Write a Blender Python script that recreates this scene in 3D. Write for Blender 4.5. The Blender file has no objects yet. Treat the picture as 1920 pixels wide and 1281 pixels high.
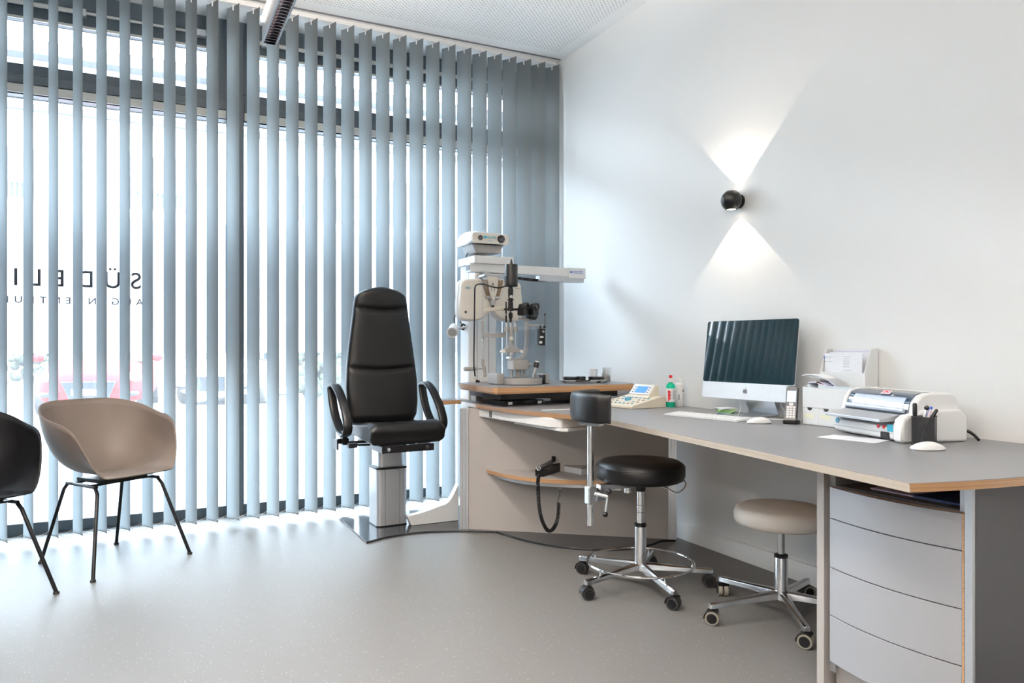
import bpy, bmesh, math, random
from mathutils import Vector, Matrix, Euler
random.seed(7)
R = math.radians
PI = math.pi
sc = bpy.context.scene
col = sc.collection

# ---------------------------------------------------------------- camera
cam_data = bpy.data.cameras.new('camera')
cam = bpy.data.objects.new('camera', cam_data)
col.objects.link(cam)
cam_data.sensor_width = 36.0
cam_data.lens = 36.0 * 1394.0 / 1920.0
cam_data.shift_y = 9.5 / 1920.0
cam_data.clip_start = 0.05
cam_data.clip_end = 200.0
cam.location = (0, 0, 1.07)
cam.rotation_euler = (R(90), 0, -math.atan(684 / 1394))
sc.camera = cam
sc.view_settings.view_transform = 'Standard'
sc.view_settings.look = 'None'
sc.view_settings.gamma = 1.0
sc.view_settings.exposure = 0.66
sc.view_settings.use_curve_mapping = False
sc.cycles.max_bounces = 10
sc.cycles.diffuse_bounces = 5
sc.cycles.glossy_bounces = 4
sc.cycles.transmission_bounces = 6
sc.cycles.transparent_max_bounces = 12
sc.cycles.sample_clamp_indirect = 6.0
sc.cycles.caustics_reflective = False
sc.cycles.caustics_refractive = False

# ---------------------------------------------------------------- sky
world = bpy.data.worlds.new('sky')
sc.world = world
world.use_nodes = True
wn = world.node_tree
wn.nodes.clear()
w_out = wn.nodes.new('ShaderNodeOutputWorld')
w_bg = wn.nodes.new('ShaderNodeBackground')
w_tc = wn.nodes.new('ShaderNodeTexCoord')
w_sep = wn.nodes.new('ShaderNodeSeparateXYZ')
w_ramp = wn.nodes.new('ShaderNodeValToRGB')
wn.links.new(w_tc.outputs['Generated'], w_sep.inputs[0])
wn.links.new(w_sep.outputs['Z'], w_ramp.inputs[0])
w_ramp.color_ramp.elements[0].position = 0.0
w_ramp.color_ramp.elements[0].color = (0.91, 0.955, 1.0, 1)
w_ramp.color_ramp.elements[1].position = 0.6
w_ramp.color_ramp.elements[1].color = (0.76, 0.88, 1.0, 1)
wn.links.new(w_ramp.outputs[0], w_bg.inputs[0])
w_bg.inputs[1].default_value = 20.0
wn.links.new(w_bg.outputs[0], w_out.inputs[0])

sun_data = bpy.data.lights.new('sun', 'SUN')
sun_data.energy = 12.0
sun_data.color = (1.0, 0.96, 0.9)
sun_data.angle = R(1.0)
sun = bpy.data.objects.new('sun', sun_data)
col.objects.link(sun)
sun.rotation_euler = Vector((0.45, 1.0, -1.25)).to_track_quat('-Z', 'Y').to_euler()   # stands behind this building, lights the street

# ---------------------------------------------------------------- materials
def mat(name, color, rough=0.5, metal=0.0, spec=0.5, coat=0.0, noise=None, bump=None, sheen=0.0, trans=0.0):
    """principled material; noise=(scale, amount) varies the colour a little, bump=(scale, strength)"""
    m = bpy.data.materials.new(name)
    m.use_nodes = True
    nt = m.node_tree
    b = nt.nodes['Principled BSDF']
    b.inputs['Base Color'].default_value = (*color, 1)
    b.inputs['Roughness'].default_value = rough
    b.inputs['Metallic'].default_value = metal
    b.inputs['Specular IOR Level'].default_value = spec
    b.inputs['Coat Weight'].default_value = coat
    b.inputs['Sheen Weight'].default_value = sheen
    b.inputs['Transmission Weight'].default_value = trans
    tc = nt.nodes.new('ShaderNodeTexCoord')
    if noise is None:
        noise = (60.0, 0.04)
    n = nt.nodes.new('ShaderNodeTexNoise')
    n.inputs['Scale'].default_value = noise[0]
    n.inputs['Detail'].default_value = 4
    nt.links.new(tc.outputs['Object'], n.inputs['Vector'])
    mx = nt.nodes.new('ShaderNodeMix'); mx.data_type = 'RGBA'
    mx.inputs[6].default_value = tuple(max(0, c * (1 - noise[1])) for c in color) + (1,)
    mx.inputs[7].default_value = tuple(min(1, c * (1 + noise[1])) for c in color) + (1,)
    nt.links.new(n.outputs['Fac'], mx.inputs[0])
    nt.links.new(mx.outputs[2], b.inputs['Base Color'])
    if bump:
        n2 = nt.nodes.new('ShaderNodeTexNoise')
        n2.inputs['Scale'].default_value = bump[0]
        n2.inputs['Detail'].default_value = 3
        nt.links.new(tc.outputs['Object'], n2.inputs['Vector'])
        bp = nt.nodes.new('ShaderNodeBump')
        bp.inputs['Strength'].default_value = bump[1]
        bp.inputs['Distance'].default_value = 0.002
        nt.links.new(n2.outputs['Fac'], bp.inputs['Height'])
        nt.links.new(bp.outputs[0], b.inputs['Normal'])
    return m

def emis(name, color, strength):
    m = bpy.data.materials.new(name)
    m.use_nodes = True
    b = m.node_tree.nodes['Principled BSDF']
    b.inputs['Base Color'].default_value = (*color, 1)
    b.inputs['Emission Color'].default_value = (*color, 1)
    b.inputs['Emission Strength'].default_value = strength
    return m

def wood(name, c1, c2, sx=1.5, sz=260):
    """plywood edge: fine layers stacked in height, streaks along the length"""
    m = bpy.data.materials.new(name); m.use_nodes = True
    nt = m.node_tree; b = nt.nodes['Principled BSDF']
    tc = nt.nodes.new('ShaderNodeTexCoord'); mp = nt.nodes.new('ShaderNodeMapping')
    mp.inputs['Scale'].default_value = (sx, sx, sz)
    n = nt.nodes.new('ShaderNodeTexNoise'); n.inputs['Scale'].default_value = 2.0; n.inputs['Detail'].default_value = 5
    rp = nt.nodes.new('ShaderNodeValToRGB')
    rp.color_ramp.elements[0].position = 0.3; rp.color_ramp.elements[0].color = (*c1, 1)
    rp.color_ramp.elements[1].position = 0.7; rp.color_ramp.elements[1].color = (*c2, 1)
    nt.links.new(tc.outputs['Object'], mp.inputs[0]); nt.links.new(mp.outputs[0], n.inputs['Vector'])
    nt.links.new(n.outputs['Fac'], rp.inputs[0]); nt.links.new(rp.outputs[0], b.inputs['Base Color'])
    b.inputs['Roughness'].default_value = 0.3
    b.inputs['Coat Weight'].default_value = 0.6; b.inputs['Coat Roughness'].default_value = 0.2
    return m

def glass_mat(name, tint=(1, 1, 1), gloss=0.06, haze=0.0):
    """thin clear sheet: mostly see-through with a faint sheen"""
    m = bpy.data.materials.new(name); m.use_nodes = True
    nt = m.node_tree; nt.nodes.clear()
    o = nt.nodes.new('ShaderNodeOutputMaterial')
    t = nt.nodes.new('ShaderNodeBsdfTransparent'); t.inputs[0].default_value = (*tint, 1)
    g = nt.nodes.new('ShaderNodeBsdfGlossy'); g.inputs['Roughness'].default_value = 0.02
    mx = nt.nodes.new('ShaderNodeMixShader'); mx.inputs[0].default_value = gloss
    nt.links.new(t.outputs[0], mx.inputs[1]); nt.links.new(g.outputs[0], mx.inputs[2])
    last = mx
    if haze:
        d = nt.nodes.new('ShaderNodeBsdfTranslucent'); d.inputs[0].default_value = (0.95, 0.97, 1.0, 1)
        df = nt.nodes.new('ShaderNodeBsdfDiffuse'); df.inputs[0].default_value = (0.9, 0.92, 0.95, 1)
        m1 = nt.nodes.new('ShaderNodeMixShader'); m1.inputs[0].default_value = 0.3
        nt.links.new(d.outputs[0], m1.inputs[1]); nt.links.new(df.outputs[0], m1.inputs[2])
        m2 = nt.nodes.new('ShaderNodeMixShader'); m2.inputs[0].default_value = haze
        nt.links.new(mx.outputs[0], m2.inputs[1]); nt.links.new(m1.outputs[0], m2.inputs[2])
        last = m2
    nt.links.new(last.outputs[0], o.inputs[0])
    return m

def fabric_mat(name, front, through, tw):
    """vertical-blind fabric: diffuse with light coming through it"""
    m = bpy.data.materials.new(name); m.use_nodes = True
    nt = m.node_tree; nt.nodes.clear()
    o = nt.nodes.new('ShaderNodeOutputMaterial')
    tc = nt.nodes.new('ShaderNodeTexCoord'); mp = nt.nodes.new('ShaderNodeMapping'); mp.inputs['Scale'].default_value = (900, 900, 40)
    n = nt.nodes.new('ShaderNodeTexNoise'); n.inputs['Scale'].default_value = 1.0
    nt.links.new(tc.outputs['Object'], mp.inputs[0]); nt.links.new(mp.outputs[0], n.inputs['Vector'])
    mc = nt.nodes.new('ShaderNodeMix'); mc.data_type = 'RGBA'
    mc.inputs[6].default_value = tuple(c * 0.95 for c in front) + (1,); mc.inputs[7].default_value = tuple(c * 1.05 for c in front) + (1,)
    nt.links.new(n.outputs['Fac'], mc.inputs[0])
    d = nt.nodes.new('ShaderNodeBsdfDiffuse'); nt.links.new(mc.outputs[2], d.inputs[0])
    t = nt.nodes.new('ShaderNodeBsdfTranslucent'); t.inputs[0].default_value = (*through, 1)
    mx = nt.nodes.new('ShaderNodeMixShader'); mx.inputs[0].default_value = tw
    nt.links.new(d.outputs[0], mx.inputs[1]); nt.links.new(t.outputs[0], mx.inputs[2]); nt.links.new(mx.outputs[0], o.inputs[0])
    return m

M = {}
M['wall'] = mat('wall_paint', (0.82, 0.82, 0.81), 0.7, noise=(3, 0.01), bump=(180, 0.15))
M['white_trim'] = mat('white_lacquer', (0.78, 0.78, 0.77), 0.4)
M['slate'] = mat('slate_grey_metal', (0.075, 0.10, 0.12), 0.4, spec=0.5)
M['frame'] = mat('anthracite_frame', (0.06, 0.085, 0.105), 0.4)
M['frame_pale'] = mat('pale_frame_strip', (0.55, 0.54, 0.5), 0.35, 0.3)
M['alu'] = mat('aluminium', (0.72, 0.73, 0.75), 0.32, 1.0)
M['alu_dull'] = mat('dull_aluminium', (0.55, 0.56, 0.58), 0.45, 0.7)
M['chrome'] = mat('chrome', (0.86, 0.87, 0.88), 0.07, 1.0, noise=(5, 0.01))
M['polished'] = mat('polished_aluminium', (0.74, 0.74, 0.75), 0.17, 1.0, noise=(5, 0.02))
M['steel'] = mat('steel', (0.5, 0.5, 0.5), 0.3, 1.0)
M['black_leather'] = mat('black_leather', (0.0045, 0.0045, 0.005), 0.38, bump=(350, 0.12), spec=0.32)
M['black_plastic'] = mat('black_plastic', (0.005, 0.005, 0.006), 0.36, spec=0.35)
M['black_metal'] = mat('black_metal', (0.006, 0.006, 0.007), 0.35, spec=0.35)
M['black_satin'] = mat('black_satin', (0.012, 0.012, 0.014), 0.2)
M['rubber'] = mat('rubber', (0.02, 0.02, 0.02), 0.7)
M['dark_stone'] = mat('black_speckled_plate', (0.018, 0.02, 0.024), 0.16, noise=(900, 0.8), spec=0.6)
M['laminate'] = mat('grey_laminate', (0.205, 0.205, 0.212), 0.38, noise=(900, 0.05))
M['laminate_panel'] = mat('warm_grey_panel', (0.40, 0.37, 0.35), 0.5, noise=(500, 0.03))
M['drawer_front'] = mat('metallic_grey_front', (0.38, 0.38, 0.395), 0.42, 0.2, noise=(500, 0.03))
M['side_panel'] = mat('charcoal_side_panel', (0.065, 0.065, 0.072), 0.5)
M['wood_edge'] = wood('plywood_edge', (0.46, 0.22, 0.09), (0.72, 0.44, 0.23))
M['pale_edge'] = wood('pale_plywood_edge', (0.70, 0.56, 0.42), (0.90, 0.80, 0.68))
M['beige_shell'] = mat('taupe_shell', (0.165, 0.130, 0.108), 0.5, spec=0.4)
M['black_shell'] = mat('black_shell', (0.005, 0.005, 0.006), 0.45, spec=0.22)
M['grey_leather'] = mat('grey_leatherette', (0.62, 0.58, 0.53), 0.5, bump=(350, 0.10))
M['instr_white'] = mat('instrument_white', (0.78, 0.78, 0.775), 0.4)
M['instr_cream'] = mat('instrument_cream', (0.72, 0.67, 0.60), 0.4)
M['instr_grey'] = mat('instrument_grey', (0.33, 0.315, 0.30), 0.42, 0.2)
M['instr_dark'] = mat('instrument_dark_grey', (0.14, 0.14, 0.15), 0.45)
M['lens'] = mat('dark_lens', (0.008, 0.008, 0.012), 0.05, coat=1.0)
M['cyan'] = mat('cyan_print', (0.05, 0.45, 0.62), 0.5)
M['blue_print'] = mat('blue_print', (0.03, 0.12, 0.5), 0.5)
M['grey_print'] = mat('grey_print', (0.25, 0.28, 0.33), 0.5)
M['plastic_white'] = mat('white_plastic', (0.80, 0.80, 0.80), 0.35)
M['plastic_cream'] = mat('cream_plastic', (0.68, 0.63, 0.52), 0.45)
M['paper'] = mat('white_paper', (0.82, 0.83, 0.86), 0.7)
M['paper_blue'] = mat('pale_blue_paper', (0.62, 0.70, 0.74), 0.7)
M['paper_lilac'] = mat('lilac_paper', (0.66, 0.64, 0.80), 0.7)
M['paper_pink'] = mat('pinkish_print', (0.70, 0.58, 0.62), 0.7)
M['card_white'] = mat('white_card', (0.78, 0.79, 0.79), 0.6)
M['label_yellow'] = mat('pale_yellow_label', (0.80, 0.79, 0.62), 0.6)
M['text_dark'] = mat('dark_print', (0.03, 0.035, 0.05), 0.5)
M['green_plastic'] = mat('green_plastic', (0.0, 0.42, 0.25), 0.25)
M['red_plastic'] = mat('red_plastic', (0.65, 0.02, 0.03), 0.35)
M['red_print'] = mat('red_print', (0.65, 0.03, 0.04), 0.5)
M['blue_plastic'] = mat('blue_plastic', (0.10, 0.33, 0.48), 0.35)
M['navy'] = mat('navy_plastic', (0.02, 0.04, 0.16), 0.35)
M['screen'] = mat('glossy_screen', (0.001, 0.011, 0.015), 0.03, spec=0.85, noise=(5, 0.01))
M['green_paper'] = mat('green_note_paper', (0.38, 0.62, 0.28), 0.6)
M['aqua_paper'] = mat('aqua_note_paper', (0.40, 0.65, 0.80), 0.6)
M['amber_glass'] = glass_mat('clear_acrylic', (0.97, 0.98, 1.0), 0.08)
M['jar_glass'] = glass_mat('jar_glass', (0.93, 0.94, 0.94), 0.12)
M['cotton'] = mat('cotton', (0.85, 0.85, 0.84), 0.9)
M['glass'] = glass_mat('window_glass', (0.93, 0.97, 0.99), 0.04, haze=0.035)  # slight haze mixed in as a veil of glare over the street
M['film'] = glass_mat('frosted_film', (0.95, 0.97, 1.0), 0.02, haze=0.85)
M['vane'] = fabric_mat('blind_fabric', (0.175, 0.177, 0.175), (0.41, 0.485, 0.53), 0.19)
M['castor_grey'] = mat('castor_tread', (0.30, 0.28, 0.23), 0.6)

# ---------------------------------------------------------------- building helpers
class MB:
    """collects shapes, then links them as ONE mesh object"""
    def __init__(self):
        self.bm = bmesh.new()
    def _tf(self, vs, m):
        bmesh.ops.transform(self.bm, matrix=m, verts=vs)
    def box(self, c, s, rot=None, taper=None):
        r = bmesh.ops.create_cube(self.bm, size=1.0)
        m = Matrix.Translation(c)
        if rot is not None:
            m = m @ (rot.to_4x4() if not isinstance(rot, tuple) else Euler(rot).to_matrix().to_4x4())
        m = m @ Matrix.Diagonal((*s, 1))
        if taper:
            for v in r['verts']:
                if v.co.z < 0: v.co.x *= taper; v.co.y *= taper
        self._tf(r['verts'], m)
        return self
    def bb(self, x0, x1, y0, y1, z0, z1):
        return self.box(((x0 + x1) / 2, (y0 + y1) / 2, (z0 + z1) / 2), (abs(x1 - x0), abs(y1 - y0), abs(z1 - z0)))
    def cyl(self, p0, p1, r0, r1=None, seg=24, caps=True):
        p0, p1 = Vector(p0), Vector(p1)
        r1 = r0 if r1 is None else r1
        d = p1 - p0
        r = bmesh.ops.create_cone(self.bm, cap_ends=caps, segments=seg, radius1=r0, radius2=r1, depth=d.length)
        self._tf(r['verts'], Matrix.Translation((p0 + p1) / 2) @ d.to_track_quat('Z', 'Y').to_matrix().to_4x4())
        return self
    def ball(self, c, r, seg=24, rot=None):
        q = bmesh.ops.create_uvsphere(self.bm, u_segments=seg, v_segments=max(8, seg // 2), radius=1.0)
        s = (r, r, r) if not isinstance(r, (tuple, list)) else r
        m = Matrix.Translation(c)
        if rot: m = m @ Euler(rot).to_matrix().to_4x4()
        self._tf(q['verts'], m @ Matrix.Diagonal((*s, 1)))
        return self
    def rings(self, rings, cap0=True, cap1=True, loop=False):
        """skin a list of equally long closed point loops"""
        vr = [[self.bm.verts.new(p) for p in r] for r in rings]
        n = len(vr[0])
        prs = list(zip(vr, vr[1:]))
        if loop: prs.append((vr[-1], vr[0]))
        for a, b in prs:
            for i in range(n):
                j = (i + 1) % n
                self.bm.faces.new((a[i], a[j], b[j], b[i]))
        if not loop:
            if cap0: self.bm.faces.new(list(reversed(vr[0])))
            if cap1: self.bm.faces.new(vr[-1])
        return self
    def lathe(self, prof, c=(0, 0, 0), seg=32, axis=None):
        """prof: (radius, height) pairs from bottom to top"""
        rs = []
        m = Matrix.Translation(c)
        if axis is not None:
            m = m @ Vector(axis).to_track_quat('Z', 'Y').to_matrix().to_4x4()
        for r, z in prof:
            r = max(r, 1e-4)
            rs.append([m @ Vector((r * math.cos(2 * PI * i / seg), r * math.sin(2 * PI * i / seg), z)) for i in range(seg)])
        return self.rings(rs)
    def prism(self, pts, lo, hi, ax='z', inset=0.0):
        """extrude a 2-D outline; ax tells the extrusion direction (z: pts are x,y; y: x,z; x: y,z). inset shrinks the low end"""
        def mk(p, h):
            if ax == 'z': return Vector((p[0], p[1], h))
            if ax == 'y': return Vector((p[0], h, p[1]))
            return Vector((h, p[0], p[1]))
        pl = inset_poly(pts, inset) if inset else pts
        self.rings([[mk(p, lo) for p in pl], [mk(p, hi) for p in pts]])
        return self
    def tube(self, pts, r, seg=12, closed=False, flat=None):
        """round pipe along a path; flat=(w,h) gives an elliptical section; r may be a list"""
        pts = [Vector(p) for p in pts]
        n = len(pts)
        rs = []
        prev = None
        for i, p in enumerate(pts):
            if closed:
                t = pts[(i + 1) % n] - pts[i - 1]
            else:
                t = pts[min(i + 1, n - 1)] - pts[max(i - 1, 0)]
            t.normalize()
            if prev is None:
                up = Vector((0, 0, 1)) if abs(t.z) < 0.9 else Vector((0, 1, 0))
                a = t.cross(up).normalized()
            else:
                a = (prev - t * prev.dot(t)).normalized()
            prev = a
            b = t.cross(a)
            rr = r[i] if isinstance(r, (list, tuple)) else r
            w, h = (rr, rr) if flat is None else flat
            rs.append([p + a * (w * math.cos(2 * PI * k / seg)) + b * (h * math.sin(2 * PI * k / seg)) for k in range(seg)])
        return self.rings(rs, loop=closed)
    def grid(self, fn, nu, nv, close_u=False):
        vs = [[self.bm.verts.new(fn(i / nu, j / nv)) for j in range(nv + 1)] for i in range(nu if close_u else nu + 1)]
        m = len(vs)
        for i in range(m if close_u else m - 1):
            a, b = vs[i], vs[(i + 1) % m]
            for j in range(nv):
                try: self.bm.faces.new((a[j], b[j], b[j + 1], a[j + 1]))
                except ValueError: pass
        return self
    def xf(self, m):
        bmesh.ops.transform(self.bm, matrix=m, verts=self.bm.verts)
        return self
    def build(self, name, material, parent=None, world=False, bevel=0.0, bseg=2, sub=0, solid=0.0, ang=35, fix=True, solid_off=-1):
        if fix:
            bmesh.ops.remove_doubles(self.bm, verts=self.bm.verts, dist=1e-6)
            bmesh.ops.recalc_face_normals(self.bm, faces=self.bm.faces)
        if world and parent is not None:
            mw = Matrix.LocRotScale(parent.location, parent.rotation_euler, None)
            p = parent.parent
            while p is not None:
                mw = Matrix.LocRotScale(p.location, p.rotation_euler, None) @ mw
                p = p.parent
            bmesh.ops.transform(self.bm, matrix=mw.inverted(), verts=self.bm.verts)
        me = bpy.data.meshes.new(name)
        self.bm.to_mesh(me); self.bm.free()
        me.shade_smooth()
        me.set_sharp_from_angle(angle=R(ang))
        o = bpy.data.objects.new(name, me)
        col.objects.link(o)
        o.parent = parent
        if isinstance(material, str): material = M[material]
        me.materials.append(material)
        if solid:
            s = o.modifiers.new('solid', 'SOLIDIFY'); s.thickness = solid; s.offset = solid_off
        if bevel:
            b = o.modifiers.new('bevel', 'BEVEL'); b.width = bevel; b.segments = bseg; b.limit_method = 'ANGLE'; b.angle_limit = R(38)
            b.harden_normals = True
        if sub:
            s = o.modifiers.new('sub', 'SUBSURF'); s.levels = sub; s.render_levels = sub
        return o

def inset_poly(pts, d):
    """shift an outline inwards by d (works for either winding)"""
    n = len(pts)
    area = sum(pts[i][0] * pts[(i + 1) % n][1] - pts[(i + 1) % n][0] * pts[i][1] for i in range(n))
    sg = 1 if area > 0 else -1
    out = []
    for i in range(n):
        p0, p, p1 = Vector(pts[i - 1][:2]), Vector(pts[i][:2]), Vector(pts[(i + 1) % n][:2])
        a, b = (p - p0).normalized(), (p1 - p).normalized()
        na, nb = Vector((-a.y, a.x)) * sg, Vector((-b.y, b.x)) * sg
        k = na + nb
        k = k / max(0.35, k.length_squared / 2) if k.length > 1e-6 else na
        out.append((p.x + k.x * d, p.y + k.y * d))
    return out

def smooth_path(pts, n=8, closed=False):
    """Catmull-Rom through the points (2-D or 3-D)"""
    P = [Vector(p) for p in pts]
    out = []
    m = len(P)
    for i in range(m if closed else m - 1):
        p1, p2 = P[i], P[(i + 1) % m]
        p0 = P[i - 1] if (closed or i > 0) else p1
        p3 = P[(i + 2) % m] if (closed or i + 2 < m) else p2
        for k in range(n):
            t = k / n
            out.append(0.5 * ((2 * p1) + (p2 - p0) * t + (2 * p0 - 5 * p1 + 4 * p2 - p3) * t * t + (3 * p1 - p0 - 3 * p2 + p3) * t ** 3))
    if not closed: out.append(P[-1].copy())
    return out

def rrect(x0, x1, y0, y1, r, n=5):
    """rounded rectangle outline"""
    out = []
    for cx, cy, a0 in ((x1 - r, y1 - r, 0), (x0 + r, y1 - r, 90), (x0 + r, y0 + r, 180), (x1 - r, y0 + r, 270)):
        for k in range(n + 1):
            a = R(a0 + 90 * k / n)
            out.append((cx + r * math.cos(a), cy + r * math.sin(a)))
    return out

def tag(o, label=None, cat=None, group=None, kind=None):
    if label: o['label'] = label
    if cat: o['category'] = cat
    if group: o['group'] = group
    if kind: o['kind'] = kind
    return o

def thing(name, label, cat, loc=(0, 0, 0), rz=0.0, group=None):
    o = bpy.data.objects.new(name, None)
    o.empty_display_size = 0.05
    col.objects.link(o)
    o.location = loc; o.rotation_euler = (0, 0, rz)
    return tag(o, label, cat, group)

def struct(mb, name, material, parent=None, **k):
    o = mb.build(name, material, parent, **k)
    if parent is None: o['kind'] = 'structure'
    return o

def copy_tree(o, parent=None):
    c = o.copy(); col.objects.link(c); c.parent = parent
    for ch in list(o.children): copy_tree(ch, c)
    return c

def text_part(name, body, size, material, parent, loc, rot, align='LEFT', extrude=0.0004, spacing=1.0, world=False, width=None, bold=0.0):
    cu = bpy.data.curves.new(name, 'FONT')
    cu.body = body; cu.size = size; cu.extrude = extrude; cu.align_x = align; cu.space_character = spacing
    cu.offset = bold
    t = bpy.data.objects.new(name, cu); col.objects.link(t)
    bpy.context.view_layer.update()
    me = bpy.data.meshes.new_from_object(t.evaluated_get(bpy.context.evaluated_depsgraph_get()))
    bpy.data.objects.remove(t)
    if width:
        xs = [v.co.x for v in me.vertices]
        w = max(xs) - min(xs)
        for v in me.vertices: v.co.x *= width / w
    m = Matrix.Translation(loc) @ (rot if isinstance(rot, Matrix) else Euler(rot).to_matrix().to_4x4())
    if world:
        mw = Matrix.LocRotScale(parent.location, parent.rotation_euler, None)
        m = mw.inverted() @ m
    me.transform(m)
    me.materials.clear(); me.materials.append(M[material] if isinstance(material, str) else material)
    o = bpy.data.objects.new(name, me); col.objects.link(o); o.parent = parent
    return o

def frame_mat(xa, ya):
    """4x4 whose columns are the given x and y axes and their cross product"""
    x = Vector(xa).normalized(); y = Vector(ya).normalized(); z = x.cross(y)
    return Matrix((x, y, z)).transposed().to_4x4()

# ================================================================ THE SETTING
def floor_mat():
    m = bpy.data.materials.new('speckled_vinyl'); m.use_nodes = True
    nt = m.node_tree; b = nt.nodes['Principled BSDF']
    tc = nt.nodes.new('ShaderNodeTexCoord')
    n1 = nt.nodes.new('ShaderNodeTexNoise'); n1.inputs['Scale'].default_value = 260; n1.inputs['Detail'].default_value = 2
    n2 = nt.nodes.new('ShaderNodeTexVoronoi'); n2.inputs['Scale'].default_value = 70
    nt.links.new(tc.outputs['Object'], n1.inputs['Vector']); nt.links.new(tc.outputs['Object'], n2.inputs['Vector'])
    rp = nt.nodes.new('ShaderNodeValToRGB')
    rp.color_ramp.elements[0].position = 0.35; rp.color_ramp.elements[0].color = (0.124, 0.119, 0.115, 1)
    rp.color_ramp.elements[1].position = 0.65; rp.color_ramp.elements[1].color = (0.154, 0.149, 0.145, 1)
    nt.links.new(n1.outputs['Fac'], rp.inputs[0])
    r2 = nt.nodes.new('ShaderNodeValToRGB'); r2.color_ramp.interpolation = 'LINEAR'
    r2.color_ramp.elements[0].position = 0.10; r2.color_ramp.elements[0].color = (1, 1, 1, 1)
    r2.color_ramp.elements[1].position = 0.16; r2.color_ramp.elements[1].color = (0, 0, 0, 1)
    nt.links.new(n2.outputs['Distance'], r2.inputs[0])
    mul = nt.nodes.new('ShaderNodeMath'); mul.operation = 'MULTIPLY'
    wn_ = nt.nodes.new('ShaderNodeSeparateColor'); nt.links.new(n2.outputs['Color'], wn_.inputs[0])
    gt = nt.nodes.new('ShaderNodeMath'); gt.operation = 'GREATER_THAN'; gt.inputs[1].default_value = 0.45
    nt.links.new(wn_.outputs[0], gt.inputs[0]); nt.links.new(r2.outputs[0], mul.inputs[0]); nt.links.new(gt.outputs[0], mul.inputs[1])
    mx = nt.nodes.new('ShaderNodeMix'); mx.data_type = 'RGBA'; mx.inputs[7].default_value = (0.33, 0.325, 0.315, 1)
    nt.links.new(mul.outputs[0], mx.inputs[0]); nt.links.new(rp.outputs[0], mx.inputs[6]); nt.links.new(mx.outputs[2], b.inputs['Base Color'])
    b.inputs['Roughness'].default_value = 0.46; b.inputs['Specular IOR Level'].default_value = 0.4
    n3 = nt.nodes.new('ShaderNodeTexNoise'); n3.inputs['Scale'].default_value = 40
    nt.links.new(tc.outputs['Object'], n3.inputs['Vector'])
    bp = nt.nodes.new('ShaderNodeBump'); bp.inputs['Strength'].default_value = 0.06; bp.inputs['Distance'].default_value = 0.003
    nt.links.new(n3.outputs['Fac'], bp.inputs['Height']); nt.links.new(bp.outputs[0], b.inputs['Normal'])
    return m

def ceiling_mat():
    """white acoustic board: staggered grid of small round holes, plain border along the walls"""
    m = bpy.data.materials.new('perforated_acoustic_board'); m.use_nodes = True
    nt = m.node_tree; b = nt.nodes['Principled BSDF']
    tc = nt.nodes.new('ShaderNodeTexCoord')
    mp = nt.nodes.new('ShaderNodeMapping'); mp.inputs['Rotation'].default_value = (0, 0, R(45)); mp.inputs['Scale'].default_value = (1, 1, 0.0)
    v = nt.nodes.new('ShaderNodeTexVoronoi'); v.voronoi_dimensions = '2D'; v.inputs['Scale'].default_value = 47; v.inputs['Randomness'].default_value = 0
    nt.links.new(tc.outputs['Object'], mp.inputs[0]); nt.links.new(mp.outputs[0], v.inputs['Vector'])
    lt = nt.nodes.new('ShaderNodeValToRGB')
    lt.color_ramp.elements[0].position = 0.17; lt.color_ramp.elements[0].color = (1, 1, 1, 1)
    lt.color_ramp.elements[1].position = 0.24; lt.color_ramp.elements[1].color = (0, 0, 0, 1)
    nt.links.new(v.outputs['Distance'], lt.inputs[0])
    sp = nt.nodes.new('ShaderNodeSeparateXYZ'); nt.links.new(tc.outputs['Object'], sp.inputs[0])
    a = nt.nodes.new('ShaderNodeMath'); a.operation = 'LESS_THAN'; a.inputs[1].default_value = 2.58; nt.links.new(sp.outputs['X'], a.inputs[0])
    c = nt.nodes.new('ShaderNodeMath'); c.operation = 'LESS_THAN'; c.inputs[1].default_value = 4.52; nt.links.new(sp.outputs['Y'], c.inputs[0])
    m1 = nt.nodes.new('ShaderNodeMath'); m1.operation = 'MULTIPLY'; nt.links.new(a.outputs[0], m1.inputs[0]); nt.links.new(c.outputs[0], m1.inputs[1])
    m2 = nt.nodes.new('ShaderNodeMath'); m2.operation = 'MULTIPLY'; nt.links.new(m1.outputs[0], m2.inputs[0]); nt.links.new(lt.outputs[0], m2.inputs[1])
    mx = nt.nodes.new('ShaderNodeMix'); mx.data_type = 'RGBA'; mx.inputs[6].default_value = (0.80, 0.80, 0.79, 1); mx.inputs[7].default_value = (0.34, 0.31, 0.28, 1)
    nt.links.new(m2.outputs[0], mx.inputs[0]); nt.links.new(mx.outputs[2], b.inputs['Base Color'])
    b.inputs['Roughness'].default_value = 0.8
    return m

struct(MB().bb(-9.4, 2.68, -3.0, 5.1, -0.12, 0.0), 'floor', floor_mat())
struct(MB().bb(-9.4, 2.68, -3.0, 5.1, 3.13, 3.28), 'ceiling', ceiling_mat())
struct(MB().bb(2.68, 2.88, -3.0, 5.1, -0.12, 3.28), 'wall_right', 'wall')
struct(MB().bb(-9.6, -9.4, -3.0, 5.1, -0.12, 3.28), 'wall_left', 'wall')
struct(MB().bb(-9.6, 2.88, -3.2, -3.0, -0.12, 3.28), 'wall_back', 'wall')
wf = MB()
wf.bb(-9.4, 2.68, 5.0, 5.1, 3.035, 3.13)          # header above the windows
wf.bb(0.455, 0.545, 4.985, 5.1, 0.0, 3.035)        # slate column between the windows
wf.bb(2.5, 2.68, 5.0, 5.1, 0.0, 3.035)
wf.bb(-2.34, -2.25, 4.985, 5.1, 0.0, 3.035); wf.bb(-5.14, -5.05, 4.985, 5.1, 0.0, 3.035); wf.bb(-9.4, -7.85, 5.0, 5.1, 0.0, 3.035)
struct(wf, 'wall_front', 'slate')
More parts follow.
